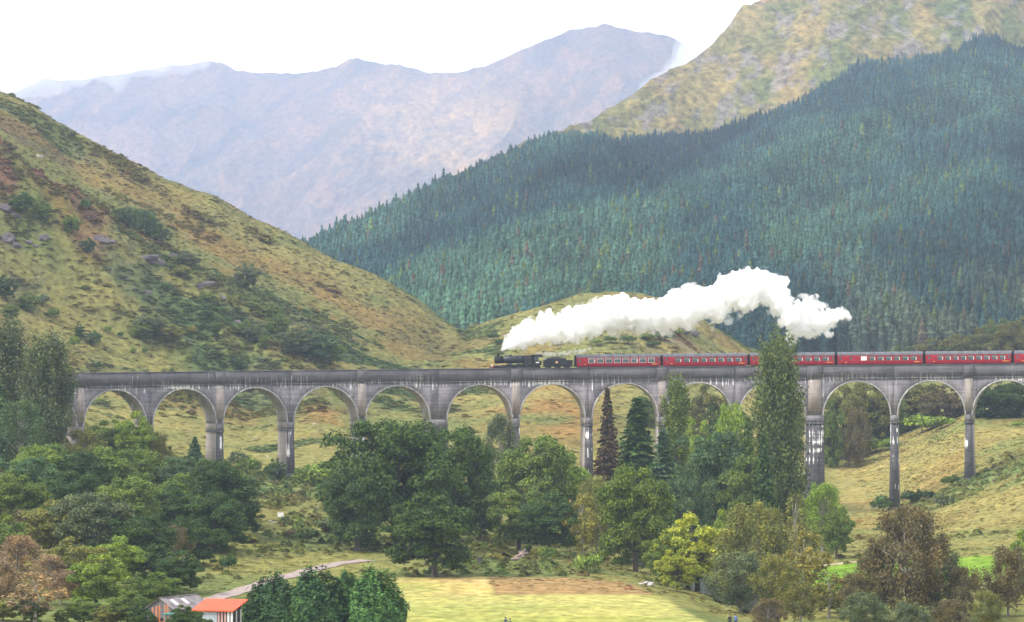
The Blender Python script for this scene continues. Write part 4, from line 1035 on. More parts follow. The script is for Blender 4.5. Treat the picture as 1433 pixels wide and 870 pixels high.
def proto_shrub(seed, H=3.0, W=4.0, ncl=16, per=70, leaf=0.30):
    g = np.random.default_rng(seed); a = g.random(ncl)*6.283; r = np.sqrt(g.random(ncl))*W*0.36
    C = np.stack([np.cos(a)*r, np.sin(a)*r, H*(0.32 + 0.36*g.random(ncl)*(1 - (r/(W*0.5))**2))], 1); CR = np.clip(g.normal(0.2, 0.04, ncl)*W, 0.12*W, 0.3*W)
    V, Q = crown_from_clusters(C, CR, per, leaf, seed+5, min(1.2, H/W*1.1)); V[:, 2] = np.maximum(V[:, 2], 0.02)
    return V, Q, limbs([tuple(c) for c in C[:6]], 0.1, H*0.45, 0.03*H, seed, 4)
PROTO = {}
def reg(key, fn, H, W, bark, lmat, **kw):
    V, Q, tr = fn(H=H, W=W, **kw)
    zmax = np.percentile(V[:, 2], 99.7); wq = np.percentile(np.abs(V[:, 0]), 98)*2
    PROTO[key] = (np_mesh(key + '_crown', V, Q, mats=[lmat]), tr.mesh(key + '_trunk', bark), float(zmax), float(wq))
reg('oak_a', proto_oak, 16, 16, M_bark, M_leaf, seed=1, ncl=170, per=230, leaf=0.33)
reg('oak_b', proto_oak, 16, 14, M_bark, M_leaf, seed=22, ncl=140, per=220, leaf=0.32)
reg('oak_c', proto_oak, 14, 12, M_bark, M_leaf, seed=37, ncl=110, per=210, leaf=0.31)
reg('birch_a', proto_birch, 14, 8, M_birchbark, M_leaf, seed=4, ncl=64, per=190, leaf=0.21)
reg('birch_b', proto_birch, 13, 9, M_birchbark, M_leaf, seed=15, ncl=80, per=210, leaf=0.20)
reg('birch_thin', proto_birch, 14, 7, M_birchbark, M_leaf, seed=8, ncl=34, per=60)
reg('poplar_a', proto_poplar, 25, 9, M_bark, M_leaf, seed=2, ns_=110, per=230, leaf=0.30)
reg('poplar_b', proto_poplar, 22, 5, M_bark, M_leaf, seed=12, ns_=70, per=200, leaf=0.28)
reg('spruce_a', proto_spruce, 17, 7, M_bark, M_needle, seed=6)
reg('spruce_b', proto_spruce, 14, 6.5, M_bark, M_needle, seed=16)
reg('larch_dead', proto_spruce, 18, 6, M_bark, M_needle, seed=26, tiers=36, leaf=0.34, droop=0.25, dense=1.6, gap=0.12)
reg('cypress_a', proto_cypress, 6, 7, M_bark, M_needle, seed=3)
reg('cypress_b', proto_cypress, 7, 6, M_bark, M_needle, seed=13)
reg('shrub_a', proto_shrub, 3, 4, M_bark, M_leaf, seed=5)
reg('shrub_b', proto_shrub, 2.2, 4, M_bark, M_leaf, seed=14)
G_DARK=(0.029,0.056,0.025); G_OAK=(0.030,0.058,0.020); G_MID=(0.066,0.105,0.034); G_BLUE=(0.045,0.082,0.050); G_LIGHT=(0.095,0.150,0.036); G_LIME=(0.150,0.185,0.032)
G_YEL=(0.22,0.21,0.040); G_OLIVE=(0.090,0.102,0.042); G_PINK=(0.150,0.118,0.098); G_BROWN=(0.078,0.072,0.052); G_DEAD=(0.075,0.048,0.040); G_CYP=(0.026,0.056,0.030); G_GREY=(0.060,0.082,0.058)
NAMES = {'oak_a':'oak_tree','oak_b':'oak_tree','oak_c':'broadleaf_tree','birch_a':'birch_tree','birch_b':'birch_tree','birch_thin':'birch_tree','poplar_a':'poplar_tree','poplar_b':'poplar_tree','spruce_a':'spruce_tree','spruce_b':'spruce_tree','larch_dead':'larch_tree','cypress_a':'cypress_bush','cypress_b':'cypress_bush','shrub_a':'shrub','shrub_b':'shrub'}
trnd = random.Random(99)
TREELOG = []
def plant(kind, u, ytop, Y, wpx, col, label, group=None, hm=None, cat=None, sink=0.0):
    """stand a tree on the ground at picture column u, distance Y; ytop fixes its height (or hm metres)"""
    cm, tm, ph, pw = PROTO[kind]
    zg = float(ground_z(u, Y)) - sink
    Hh = hm if hm else float(zpix(ytop, Y)) - zg
    if not hm:
        ymin_ = 404 if Y < 700 else 800
        while Hh < 0.98*wpx*Y/F and Y > ymin_:          # a crown this wide needs a taller tree, so it stands nearer on lower ground
            Y -= 3.0; zg = float(ground_z(u, Y)) - sink; Hh = float(zpix(ytop, Y)) - zg
    Wm = min(wpx*Y/F, Hh*1.15) if not hm else wpx*Y/F
    X = float(xpix(u, Y))
    root = empty(NAMES[kind], (X, Y, zg - 0.1), trnd.uniform(0, 6.283))
    root.scale = (Wm/pw, Wm/pw, Hh/ph)
    j = trnd.uniform(0.88, 1.12)
    for nm, me in (('trunk', tm), ('crown', cm)):
        o = mobj(nm, me, root); o.color = (col[0]*j*2.05, col[1]*j*1.9*trnd.uniform(0.97, 1.03), col[2]*j*1.5, 1)
    tag(root, label, cat or ('tree' if 'shrub' not in kind and 'cypress' not in kind else 'bush'), group)
    TREELOG.append((NAMES[kind], u, Y, round(Hh, 1), round(Wm, 1)))
    return root
T = plant
# left bank wood
T('poplar_a', 10, 448, 655, 66, G_GREY, 'tall grey-green poplar at the foot of the left hill, partly hidden by its twin')
T('poplar_a', 66, 466, 640, 66, G_GREY, 'tall grey-green poplar hiding the last arch of the viaduct at the left hill')
T('spruce_a', -8, 520, 620, 60, G_BLUE, 'dark conifer crowded under the two grey-green poplars')
T('birch_a', 28, 560, 610, 70, G_BLUE, 'blue-green tree at the foot of the two tall poplars')
T('birch_b', 118, 600, 640, 60, G_OLIVE, 'olive birch between the tall poplars and the first clear arch')
LW = 'trees of the wood on the left bank'
LM = 'green broadleaf tree massed in the wood below the left end of the viaduct'
LD = 'dark green broadleaf tree massed in the wood below the left end of the viaduct'
LO = 'olive birch massed in the wood below the left end of the viaduct'
for kind, u, yt, Y, w, c in [
    ('oak_c',150,588,660,64,G_MID),('oak_c',186,576,655,52,G_LIGHT),('birch_b',218,604,660,44,G_OLIVE),('oak_b',60,622,600,86,G_MID),('oak_b',105,632,598,84,G_DARK),
    ('oak_b',155,626,612,88,G_MID),('oak_c',205,632,615,76,G_MID),('oak_b',250,640,620,74,G_BLUE),('oak_a',304,645,600,104,G_DARK),('oak_c',330,676,590,58,G_GREY),
    ('birch_b',275,690,585,60,G_OLIVE),('oak_c',232,676,588,74,G_DARK),('oak_b',180,668,578,90,G_MID),('oak_b',20,664,560,90,G_MID),('oak_b',128,690,548,108,G_GREY),('oak_c',70,700,540,80,G_OLIVE),
    ('oak_c',278,728,560,62,G_OAK),('birch_b',240,735,556,56,G_BROWN),('oak_b',195,722,535,88,G_DARK),('oak_c',318,716,580,52,G_DARK),('oak_c',0,720,515,80,G_MID),('birch_a',35,712,510,50,G_BROWN),
    ('oak_c',215,762,515,64,G_DARK),('oak_b',262,664,600,80,G_MID),('oak_b',300,690,580,84,G_DARK),('oak_c',250,770,530,60,G_DARK),('oak_c',336,700,588,50,G_DARK),('oak_c',230,800,500,50,G_MID),('oak_b',100,660,585,80,G_DARK),('oak_b',40,640,600,84,G_BLUE),('oak_c',105,752,490,78,G_OLIVE),('oak_c',160,750,485,74,G_LIGHT),('oak_c',135,776,465,76,G_LIGHT),('oak_c',200,800,470,60,G_MID),
    ('oak_c',180,826,440,60,G_MID),('oak_c',118,836,425,76,G_MID),('oak_c',205,838,420,46,G_DARK)]:
    adj = {G_MID:'mid green', G_LIGHT:'bright green', G_OLIVE:'olive', G_OAK:'deep green', G_DARK:'dark green', G_GREY:'grey-green', G_BLUE:'blue-green', G_BROWN:'brown-leaved'}[c]
    size = 'large' if w > 84 else ('small' if w < 60 else 'middle-sized')
    T(kind, u, yt, Y, w, c, f"{size} {adj} {'birch' if kind.startswith('birch') else 'broadleaf tree'} in the wood below the left end of the viaduct", LW)
PK = 'pinkish brown, half bare birch at the near edge of the wood on the left bank'
for kind, u, yt, Y, w in [('birch_a',24,748,455,70),('birch_a',72,775,448,58),('birch_b',-2,780,440,70),('birch_thin',50,800,435,74),('birch_a',86,800,440,44)]:
    T(kind, u, yt, Y, w, G_PINK, PK, 'pinkish birches at the edge of the left wood')
for kind, u, yt, Y, w, c in [('oak_c',45,836,415,70,G_MID),('oak_c',150,846,412,60,G_OLIVE),('oak_c',88,852,410,56,G_MID),('oak_c',5,838,412,60,G_OLIVE),('oak_c',185,858,408,44,G_MID)]:
    T(kind, u, yt, Y, w, c, ('mid green' if c == G_MID else 'olive') + ' young tree at the foot of the left wood between pinkish birches and sheds', LW)
T('spruce_b', 273, 611, 690, 30, G_BLUE, 'small lone conifer standing just left of the third pier')
# middle group in front of the arches
T('oak_a', 552, 590, 556, 176, G_OAK, 'largest dark oak, broad round crown covering two piers of the viaduct')
T('oak_b', 636, 600, 585, 108, G_OAK, 'tall oak growing against the right side of the largest dark oak')
T('oak_b', 500, 655, 548, 92, G_DARK, 'lower dark oak spreading from the left flank of the largest oak')
T('oak_c', 608, 692, 540, 116, G_OAK, 'low rounded tree in front of the largest oak, beside the mown field')
T('oak_c', 672, 662, 592, 58, G_DARK, 'narrow dark tree closing the right end of the big oak clump')
T('birch_a', 702, 580, 655, 50, G_GREY, 'thin grey-brown birch standing in front of a pier right of the oaks')
T('oak_b', 752, 612, 605, 104, G_MID, 'green tree between the thin grey-brown birch and a bare pier')
T('oak_c', 788, 634, 618, 74, G_LIGHT, 'bright green tree touching the left side of a bare pier')
T('oak_c', 726, 672, 572, 84, G_MID, 'mid green tree in front of the thin grey-brown birch')
T('oak_c', 766, 690, 562, 80, G_DARK, 'dark green low tree below the bright green tree by the bare pier')
T('spruce_b', 776, 615, 660, 40, G_BLUE, 'small blue-green conifer top rising behind the green tree')
T('larch_dead', 850, 545, 640, 46, (0.048,0.038,0.036), 'dead brown larch with bare branches in front of an arch')
T('spruce_a', 892, 558, 650, 84, G_DARK, 'dark green spruce right of the dead brown larch')
T('spruce_a', 928, 604, 640, 66, G_BLUE, 'bluish spruce between the dark spruce and the slender poplar')
T('poplar_b', 947, 528, 668, 44, (0.072,0.112,0.034), 'slender light green poplar rising to the parapet')
T('oak_c', 975, 588, 690, 56, G_LIGHT, 'light green tree under the arch beside the slender poplar')
T('birch_b', 1022, 566, 690, 64, G_LIGHT, 'light green birch under the arch left of the tall dark poplar')
T('spruce_b', 1046, 585, 655, 56, G_MID, 'green conifer touching the left side of the tall dark poplar')
T('oak_b', 1000, 606, 622, 96, G_BLUE, 'blue-green rounded tree below the slender poplar')
T('oak_c', 1040, 640, 612, 70, G_MID, 'mid green tree at the foot of the tall dark poplar')
T('oak_c', 962, 650, 600, 64, G_BLUE, 'small blue-green tree in front of the bluish spruce')
T('poplar_a', 1090, 470, 620, 70, (0.056,0.086,0.042), 'tall dark poplar rising above the train in front of the viaduct')
T('spruce_b', 1068, 610, 600, 44, G_DARK, 'dark conifer half inside the crown of the tall dark poplar')
T('birch_b', 836, 668, 575, 62, G_OLIVE, 'olive-yellow birch below the dead brown larch')
T('birch_thin', 815, 690, 560, 48, (0.125,0.130,0.042), 'thin yellowish birch left of the lime-topped oak')
T('oak_b', 889, 654, 538, 98, (0.062,0.100,0.024), 'oak with a lime green top standing on the river bank')
T('oak_c', 932, 742, 505, 58, G_MID, 'small green tree leaning over the river, right of the lime-topped oak')
T('oak_c', 976, 720, 508, 100, G_LIME, 'yellow-green maple spreading over the river')
T('oak_c', 948, 768, 488, 56, G_LIME, 'low yellow-green tree under the spreading yellow-green maple')
T('birch_b', 1056, 704, 498, 96, G_OLIVE, 'olive birch with a round top right of the yellow-green maple')
T('oak_c', 1022, 712, 530, 58, G_LIGHT, 'green tree behind the gap between maple and olive birch')
T('birch_b', 1035, 772, 470, 86, G_GREY, 'grey-green birch leaning at the edge of the mown field')
T('birch_b', 1085, 775, 462, 70, G_OLIVE, 'small olive birch at the right end of the river bank')
T('birch_thin', 1128, 742, 470, 62, (0.130,0.130,0.042), 'thin yellow birch with bare pale stem by the bright green meadow')
T('birch_thin', 1112, 690, 540, 46, G_OLIVE, 'thin olive birch right of the tall dark poplar')
T('birch_b', 1150, 676, 590, 60, G_LIGHT, 'light green birch in front of the thick pier')
T('oak_c', 1170, 708, 575, 42, G_MID, 'small green tree just right of the light green birch by the thick pier')
T('birch_b', 1270, 708, 432, 108, G_BROWN, 'big brown birch with pale stems standing on the pasture')
T('birch_b', 1232, 752, 436, 70, G_BROWN, 'brown birch on the left flank of the big brown birch')
T('birch_b', 1312, 768, 438, 84, G_GREY, 'grey-green birch on the right flank of the big brown birch')
T('birch_a', 1350, 792, 430, 52, G_BROWN, 'small brown birch between the big brown birch and the meadow')
T('birch_b', 1410, 764, 440, 76, G_BROWN, 'reddish brown birch at the right end of the bright green meadow')
T('oak_c', 1434, 742, 470, 44, G_LIGHT, 'bright green tree behind the reddish brown birch')
T('birch_thin', 1160, 800, 440, 60, G_OLIVE, 'thin olive bush-like birch in front of the bright green meadow')
T('oak_c', 1172, 806, 470, 52, G_LIGHT, 'bright green low tree on the left edge of the bright green meadow')
T('birch_a', 1195, 800, 430, 50, G_BROWN, 'small brown birch in front of the left part of the meadow')
for u, yt, Y, w, c in [(1120,812,425,70,G_OLIVE),(1075,836,418,60,G_BROWN),(1210,828,418,80,G_GREY),(1380,826,418,60,G_OLIVE),(1330,838,415,70,G_BROWN),(1270,842,415,80,G_GREY)]:
    T('birch_b', u, yt, Y, w*0.8, c, 'scrubby brownish bush growing under the birches beside the meadow', 'scrub under the brown birches')
for u, yt, Y, w in ((262, 846, 384, 46), (283, 858, 380, 30), (205, 852, 384, 30)):
    T('oak_c', u, yt, Y, w, G_OAK, 'dark green bush growing close in front of the two sheds', 'bushes in front of the sheds', cat='bush')
# garden conifers at the bottom
for kind, u, yt, Y, w, lab in [('cypress_a',385,802,424,84,'dark round cypress beside the red-roofed shed'),('cypress_a',440,794,430,96,'broad dark cypress in the middle of the clipped clump by the track'),
                         ('cypress_b',486,800,428,60,'narrow dark cypress between the broad dark one and the bright one'),('cypress_b',524,796,420,84,'bright green pointed cypress at the right end of the clump beside the field'),
                         ('cypress_a',398,838,408,58,'low cypress in front of the dark round one by the shed'),('cypress_b',462,834,408,62,'low cypress in front of the broad dark cypress')]:
    T(kind, u, yt, Y, w, (0.042,0.092,0.038) if 'bright' in lab else G_CYP, lab, 'cypress clump beside the track')
# autumn trees behind the viaduct on the right, seen through and above the arches
BA = 'olive-brown broadleaf tree seen through the arches behind the right half of the viaduct'
for kind, u, yt, Y, w, c in [('oak_b',1178,540,900,56,G_OLIVE),('oak_c',1162,560,880,34,G_MID),('oak_b',1215,536,930,64,G_OLIVE),('birch_b',1198,570,880,40,G_BROWN),('oak_c',1240,548,935,50,G_MID),('oak_b',1285,534,985,74,G_OLIVE),('oak_c',1322,540,985,60,G_BROWN),('oak_b',1262,545,960,48,G_GREY),
                       ('oak_c',1395,528,1010,64,G_DARK),('oak_c',1430,532,1005,60,G_DARK),('oak_c',1460,530,1000,60,G_DARK),('oak_c',992,538,905,46,G_OLIVE),('oak_c',1018,552,900,40,G_DARK),('oak_c',905,545,905,36,G_MID),('oak_c',1095,550,900,60,G_OLIVE)]:
    T(kind, u, yt, Y, w*1.1, tuple(x*0.8 for x in c), {G_MID:'mid green', G_OLIVE:'olive', G_DARK:'dark green', G_GREY:'grey-green', G_BROWN:'brown'}[c] + BA[11:], 'autumn trees behind the viaduct', sink=3.0)
BB = 'yellow-olive broadleaf tree above the coaches at the foot of the dark forest'
for kind, u, yt, Y, w, c in [('oak_c',1262,484,1170,44,G_MID),('oak_c',1300,474,1180,46,G_OLIVE),('oak_b',1342,468,1190,52,G_OLIVE),('oak_c',1378,458,1180,48,G_OLIVE),('oak_b',1412,450,1170,56,G_OLIVE),('oak_c',1440,444,1180,50,G_OLIVE),('oak_c',1325,478,1230,44,G_MID),('oak_c',1396,446,1240,50,G_MID)]:
    T(kind, u, yt, Y, w, tuple(x*0.7 for x in c), BB, 'olive trees below the plantation')
# shrubs on the near rough ground
SN = 'low green shrub in the rough grass behind the mown field'
for u, y, h, w, c in [(765,786,2.6,26,G_MID),(752,778,1.6,18,G_OLIVE),(826,802,3.0,34,G_LIGHT),(798,772,2.4,26,G_MID),(840,790,2.0,26,G_OLIVE),(722,764,1.6,24,G_RUST if False else G_OLIVE),(870,796,2.2,30,G_MID),(320,800,2.6,24,G_DARK),(285,790,2.4,26,G_MID),(262,800,2.6,28,G_GREY),(345,760,1.8,30,G_OLIVE),(380,770,1.4,26,G_OLIVE),(250,815,2.8,28,G_OLIVE),(430,760,2.4,34,G_DARK),(455,745,2.6,34,G_GREY),(410,752,1.5,24,G_BROWN)]:
    Yh = None
    for Yt in np.arange(420, 760, 2.0):
        if HY - (float(ground_z(u, Yt)) - CZ)*F/Yt <= y: Yh = Yt; break
    if Yh: plant('shrub_a', u, 0, Yh, w, c, SN, 'shrubs in the rough grass', hm=h)
# gorse and willow clumps near the piers
GB = 'rounded green gorse clump on the golden pasture behind the right piers'
for u, y, h, w in [(1290,606,5.5,52),(1318,600,3.6,36),(1266,606,3.8,32),(1225,634,4.4,40),(1205,638,3.2,28),(1244,630,3.4,28),(1425,598,1.6,20)]:
    Yh = ground_hit(u, y); 
    if Yh: plant('shrub_b', u, 0, Yh, w, G_LIGHT, GB, 'gorse behind the right piers', hm=h)
for u, Y, h, w, c, lab in [(1320, 690, 2.8, 28, G_GREY, 'round grey-green bush on the slope between the two right piers'), (1236, 735, 3.6, 36, G_DARK, 'dark spreading bush at the left foot of the slim right pier'), (1285, 745, 2.6, 46, G_DARK, 'dark low thicket right of the slim right pier'), (1335, 745, 2.2, 40, G_MID, 'green low thicket running up to the last pier'),
                            (387, 690, 5.2, 26, G_BLUE, 'blue-green bush growing against a pier left of the oaks'), (350, 720, 3.6, 34, G_MID, 'green thicket between two piers left of the oaks'), (335, 735, 4.0, 30, G_GREY, 'grey-green bush under an arch left of the oaks'), (446, 700, 4.2, 50, G_LIGHT, 'yellow-green scrub between the last two piers left of the oaks'), (430, 690, 4.0, 40, G_MID, 'green scrub at the foot of the pier nearest the white sign'), (470, 715, 3.6, 40, G_GREY, 'grey scrub touching the left edge of the oaks')]:
    plant('oak_c' if h > 4.5 else 'shrub_a', u, 0, Y, w, c, lab, hm=h+0.7, sink=0.7)
# scattered trees and shrubs on the left hill and the knoll
HS = 'small shrub scattered over the bracken of the left hill'
HT = 'small tree scattered over the slope of the left hill'
HC = 'bluish conifer in the clump halfway up the left hill'
for u, y, h in [(172,318,26),(182,322,32),(192,328,34),(202,330,36),(212,336,34),(222,340,28),(230,342,22),(165,312,20),(196,318,26),(208,322,28)]:
    Yh = ground_hit(u, y)
    if Yh: plant('birch_a', u, 0, Yh, 22, G_BLUE, HC, 'blue conifer clump on the left hill', hm=h*Yh/F)
for u, y, h, w, c in [(8,420,34,30,G_DARK),(40,436,26,26,G_MID),(120,300,18,16,G_DARK),(122,358,22,20,G_DARK),(100,330,26,24,G_MID),(30,300,30,30,G_DARK),(60,312,26,26,G_MID),(265,378,24,28,G_GREY),(290,428,20,22,G_MID),(302,476,26,12,G_DARK),(343,474,24,18,G_MID),(370,490,22,14,G_MID),(334,520,20,14,G_DARK),(255,390,18,26,G_OLIVE),(345,405,36,34,G_GREY),(390,470,30,30,G_MID),(355,480,26,26,G_GREY),(410,500,40,44,G_GREY),(440,508,46,56,G_BLUE),(462,512,34,40,G_MID),(425,490,34,40,G_OLIVE),(210,470,30,44,G_GREY),(235,480,26,36,G_OLIVE),(200,478,24,30,G_MID),(90,192,16,14,G_GREY),(100,196,12,12,G_GREY),(104,490,18,16,G_MID),(130,484,20,22,G_BLUE),(112,478,22,14,G_DARK),(290,440,16,16,G_DARK),(150,470,10,10,G_MID),(168,476,8,8,G_DARK),(203,496,10,9,G_MID),(187,500,9,9,G_MID),(138,518,12,8,G_DARK),(270,470,14,14,G_OLIVE),(60,430,18,20,G_GREY),(75,450,16,16,G_MID),(15,448,22,24,G_MID),(300,400,16,18,G_GREY),(325,430,16,18,G_OLIVE),(385,450,24,22,G_MID),(232,410,12,14,G_DARK),(240,530,14,10,G_MID)]:
    Yh = ground_hit(u, y)
    adj = {G_MID:'mid green', G_OLIVE:'olive', G_DARK:'dark green', G_GREY:'grey-green', G_BLUE:'blue-green'}[c]
    if Yh: plant('oak_c' if h > 18 else 'shrub_a', u, 0, Yh, w, c, (('wide ' if w >= 30 else 'narrow ') + adj + ' tree scattered over the slope of the left hill') if h > 18 else adj + HS[5:], 'trees scattered on the left hill' if h > 18 else 'shrubs scattered on the left hill', hm=h*Yh/F)
KS = 'dark shrub on the rocky face of the middle knoll below the steam'
for u, y, h, w, c in [(855,480,10,22,G_DARK),(880,482,12,26,G_DARK),(905,476,10,24,G_MID),(930,478,12,26,G_DARK),(835,484,10,20,G_MID),(800,480,9,18,G_MID),(780,484,8,16,G_OLIVE),(690,476,10,20,G_DARK),(700,482,8,16,G_DARK),(950,470,9,20,G_MID),(915,488,9,20,G_DARK)]:
    Yh = ground_hit(u, y, 900)
    if Yh: plant('shrub_a', u, 0, Yh, w, c, KS, 'shrubs on the knoll', hm=h*Yh/F)

# ------------------------------------------------------------------ scattered cover and the plantation
def scatter(name, P, S, RZ, COLS, refs, label, cat, parent=None):
    """one object of uncounted growth: instances of the given meshes on points"""
    me = bpy.data.meshes.new(name); me.vertices.add(len(P)); me.vertices.foreach_set('co', np.asarray(P, np.float32).ravel())
    for nm, ty, arr in (('tscale', 'FLOAT_VECTOR', S), ('trot', 'FLOAT', RZ), ('tcol', 'FLOAT_COLOR', np.concatenate([COLS, np.ones((len(P), 1))], 1))):
        a = me.attributes.new(nm, ty, 'POINT'); a.data.foreach_set('vector' if ty == 'FLOAT_VECTOR' else ('value' if ty == 'FLOAT' else 'color'), np.asarray(arr, np.float32).ravel())
    a = me.attributes.new('tpick', 'INT', 'POINT'); a.data.foreach_set('value', np.random.default_rng(len(P)).integers(0, len(refs), len(P)).astype(np.int32))
    o = mobj(name, me, parent)
    ng = bpy.data.node_groups.new(name + '_scatter', 'GeometryNodeTree')
    ng.interface.new_socket('Geometry', in_out='INPUT', socket_type='NodeSocketGeometry'); ng.interface.new_socket('Geometry', in_out='OUTPUT', socket_type='NodeSocketGeometry')
    N, L = ng.nodes, ng.links
    gi, go = N.new('NodeGroupInput'), N.new('NodeGroupOutput'); ip = N.new('GeometryNodeInstanceOnPoints'); gg = N.new('GeometryNodeGeometryToInstance')
    for r in reversed(refs):
        oi = N.new('GeometryNodeObjectInfo'); oi.inputs['Object'].default_value = r; oi.transform_space = 'ORIGINAL'; L.new(oi.outputs['Geometry'], gg.inputs[0])
    def attr(nm, ty):
        x = N.new('GeometryNodeInputNamedAttribute'); x.data_type = ty; x.inputs['Name'].default_value = nm; return x.outputs['Attribute']
    cb = N.new('ShaderNodeCombineXYZ'); L.new(attr('trot', 'FLOAT'), cb.inputs['Z'])
    L.new(gi.outputs[0], ip.inputs['Points']); L.new(gg.outputs[0], ip.inputs['Instance']); ip.inputs['Pick Instance'].default_value = True
    L.new(attr('tpick', 'INT'), ip.inputs['Instance Index']); L.new(cb.outputs[0], ip.inputs['Rotation']); L.new(attr('tscale', 'FLOAT_VECTOR'), ip.inputs['Scale'])
    L.new(ip.outputs[0], go.inputs[0])
    md = o.modifiers.new('scatter', 'NODES'); md.node_group = ng
    tag(o, label, cat, kind='stuff')
    return o
def conifer_low(seed, H=15.0, W=5.0, tiers=8, pts_=9):
    """plantation conifer: ragged star-shaped tiers"""
    g = np.random.default_rng(seed); V, F_ = [], []
    for k in range(tiers):
        t = 0.06 + 0.80*k/(tiers-1); z1 = H*t; z2 = min(H, H*(t + 0.26*(1-t*0.55))); r = W*0.5*(1-t)**0.8 + 0.12
        b = len(V); V.append((g.normal()*0.05, g.normal()*0.05, z2)); a0 = g.random()*6.28
        for q in range(pts_*2):
            rr = r*(0.92 + 0.32*g.random()) if q % 2 == 0 else r*0.45
            a = a0 + math.pi*q/pts_ + g.normal()*0.06
            V.append((math.cos(a)*rr, math.sin(a)*rr, z1 - (0.09*H*(1-t)*0.5 if q % 2 == 0 else -0.02*H) + g.normal()*0.1))
        n = pts_*2
        F_ += [(b, b+1+q, b+1+(q+1) % n) for q in range(n)]
    nl = len(F_); b = len(V)
    for z, r in ((-1.5, 0.10), (H*0.6, 0.08)):
        for q in range(5): V.append((math.cos(q*1.2566)*r, math.sin(q*1.2566)*r, z))
    for q in range(5):
        F_ += [(b+q, b+(q+1) % 5, b+5+(q+1) % 5), (b+q, b+5+(q+1) % 5, b+5+q)]
    return V, F_, nl
M_plant_obj = leaf_mat('near_plantation_needles', 'OBJECT', 0.1, 0.8, 0.15, 0.0)
LOW = []
for sd, W in ((1, 6.4), (2, 5.4), (3, 7.4), (4, 6.0)):
    V, F_, nl = conifer_low(sd, 15.0, W)
    LOW.append((V, F_, nl))
low_obj = [np_mesh('plantation_conifer', V, tris=F_, mats=[M_plant_obj, M_bark], mat_idx=[0]*nl+[1]*(len(F_)-nl)) for V, F_, nl in LOW]
low_inst = [np_mesh('forest_conifer', V, tris=F_, mats=[M_forest, M_bark], mat_idx=[0]*nl+[1]*(len(F_)-nl)) for V, F_, nl in LOW]
g = np.random.default_rng(77)
NT = 85000
fu = g.uniform(395, 1560, NT*2); ft = g.random(NT*2)**0.75
X_, Y_, Z_ = hill_point(fu, ft)
edge = 1.0 + 0.025*fbm(fu, fu*0, 30, 3, 9)
keep = (ft < edge) & (g.random(NT*2) < np.clip((Y_/2400.0)*np.where(ft > 0.9, 1.0, 0.9), 0, 1))
clear = (fbm(X_, Y_, 90, 3, 640) > 0.36) | (np.abs(fbm(X_ + 0.3*Y_, Y_*0.4, 200, 2, 645)) < 0.012)
keep &= ~(clear & (ft < 0.9) & (g.random(NT*2) < 0.7))
fu, ft, X_, Y_, Z_ = fu[keep][:NT], ft[keep][:NT], X_[keep][:NT], Y_[keep][:NT], Z_[keep][:NT]
nA = 0.65*fbm((X_*0.85 + Z_*0.5)*0.25, -X_*0.5 + Z_*0.85, 50, 4, 701)*1.4 + 0.5*fbm(X_, Z_, 120, 3, 703); nB = fbm(X_, Y_*0.6, 26, 3, 711)
stand = fbm(X_, Y_*0.5, 160, 3, 721)
sc = np.clip(0.68 + 0.22*stand + 0.18*nB + g.normal(size=len(X_))*0.15, 0.38, 1.4)
sc *= 1.0 + 0.12*(1 - sstep(1350, 1800, Y_))
S_ = np.stack([sc*g.uniform(0.85, 1.2, len(sc)), sc*g.uniform(0.85, 1.2, len(sc)), sc*g.uniform(0.9, 1.15, len(sc))], 1)
cc = np.zeros((len(X_), 3)) + np.array((0.032,0.080,0.090))
cc = mx3(cc, (0.060,0.118,0.078), sstep(0.05, 0.40, nA)*(0.35 + 0.5*(1 - ft))[:]); cc = mx3(cc, (0.023,0.056,0.072), sstep(0.0, 0.4, -nA)*0.8)
cc = mx3(cc, (0.105,0.115,0.060), np.clip((1 - sstep(1340, 1600, Y_))*sstep(1050, 1300, fu)*0.6 + (0.0*fu), 0, 1)*sstep(-0.3, 0.3, nB))
rb = (g.random(len(X_)) < 0.02*(1 + 2*(Y_ < 1600))); cc[rb] = np.array((0.085,0.070,0.050))
ll = (g.random(len(X_)) < 0.06); cc[ll] = np.array((0.085,0.120,0.042))
cc *= g.uniform(0.65, 1.4, (len(X_), 1))*(1 + 0.5*nB[:, None])*np.clip(1 + 0.75*nA[:, None], 0.5, 1.35)
# the 300 that show largest stand as single trees, the rest are one forest
size_px = sc*15*F/Y_
vis = (fu > 640) & (fu < 1440) & (HY - (Z_ + sc*15 - CZ)*F/Y_ < np.where(fu < 1050, np.interp(fu, [640, 740, 810, 900, 1000, 1050], [440, 425, 400, 405, 450, 480]), 486))
order = np.argsort(np.where(vis, -size_px, 0))
single = order[:300]; rest = np.ones(len(X_), bool); rest[single] = False
for n_, i in enumerate(single):
    o = mobj('plantation_conifer', low_obj[n_ % 4]); o.location = (X_[i], Y_[i], Z_[i]); o.scale = tuple(S_[i]); o.rotation_euler = (0, 0, float(g.random()*6.28)); o.color = (*cc[i], 1)
    tag(o, ('rusty brown' if rb[i] else ('pale green' if ll[i] else 'dark')) + ' conifer along the lower edge of the dense forest on the right hillside', 'tree', 'conifers along the lower edge of the forest')
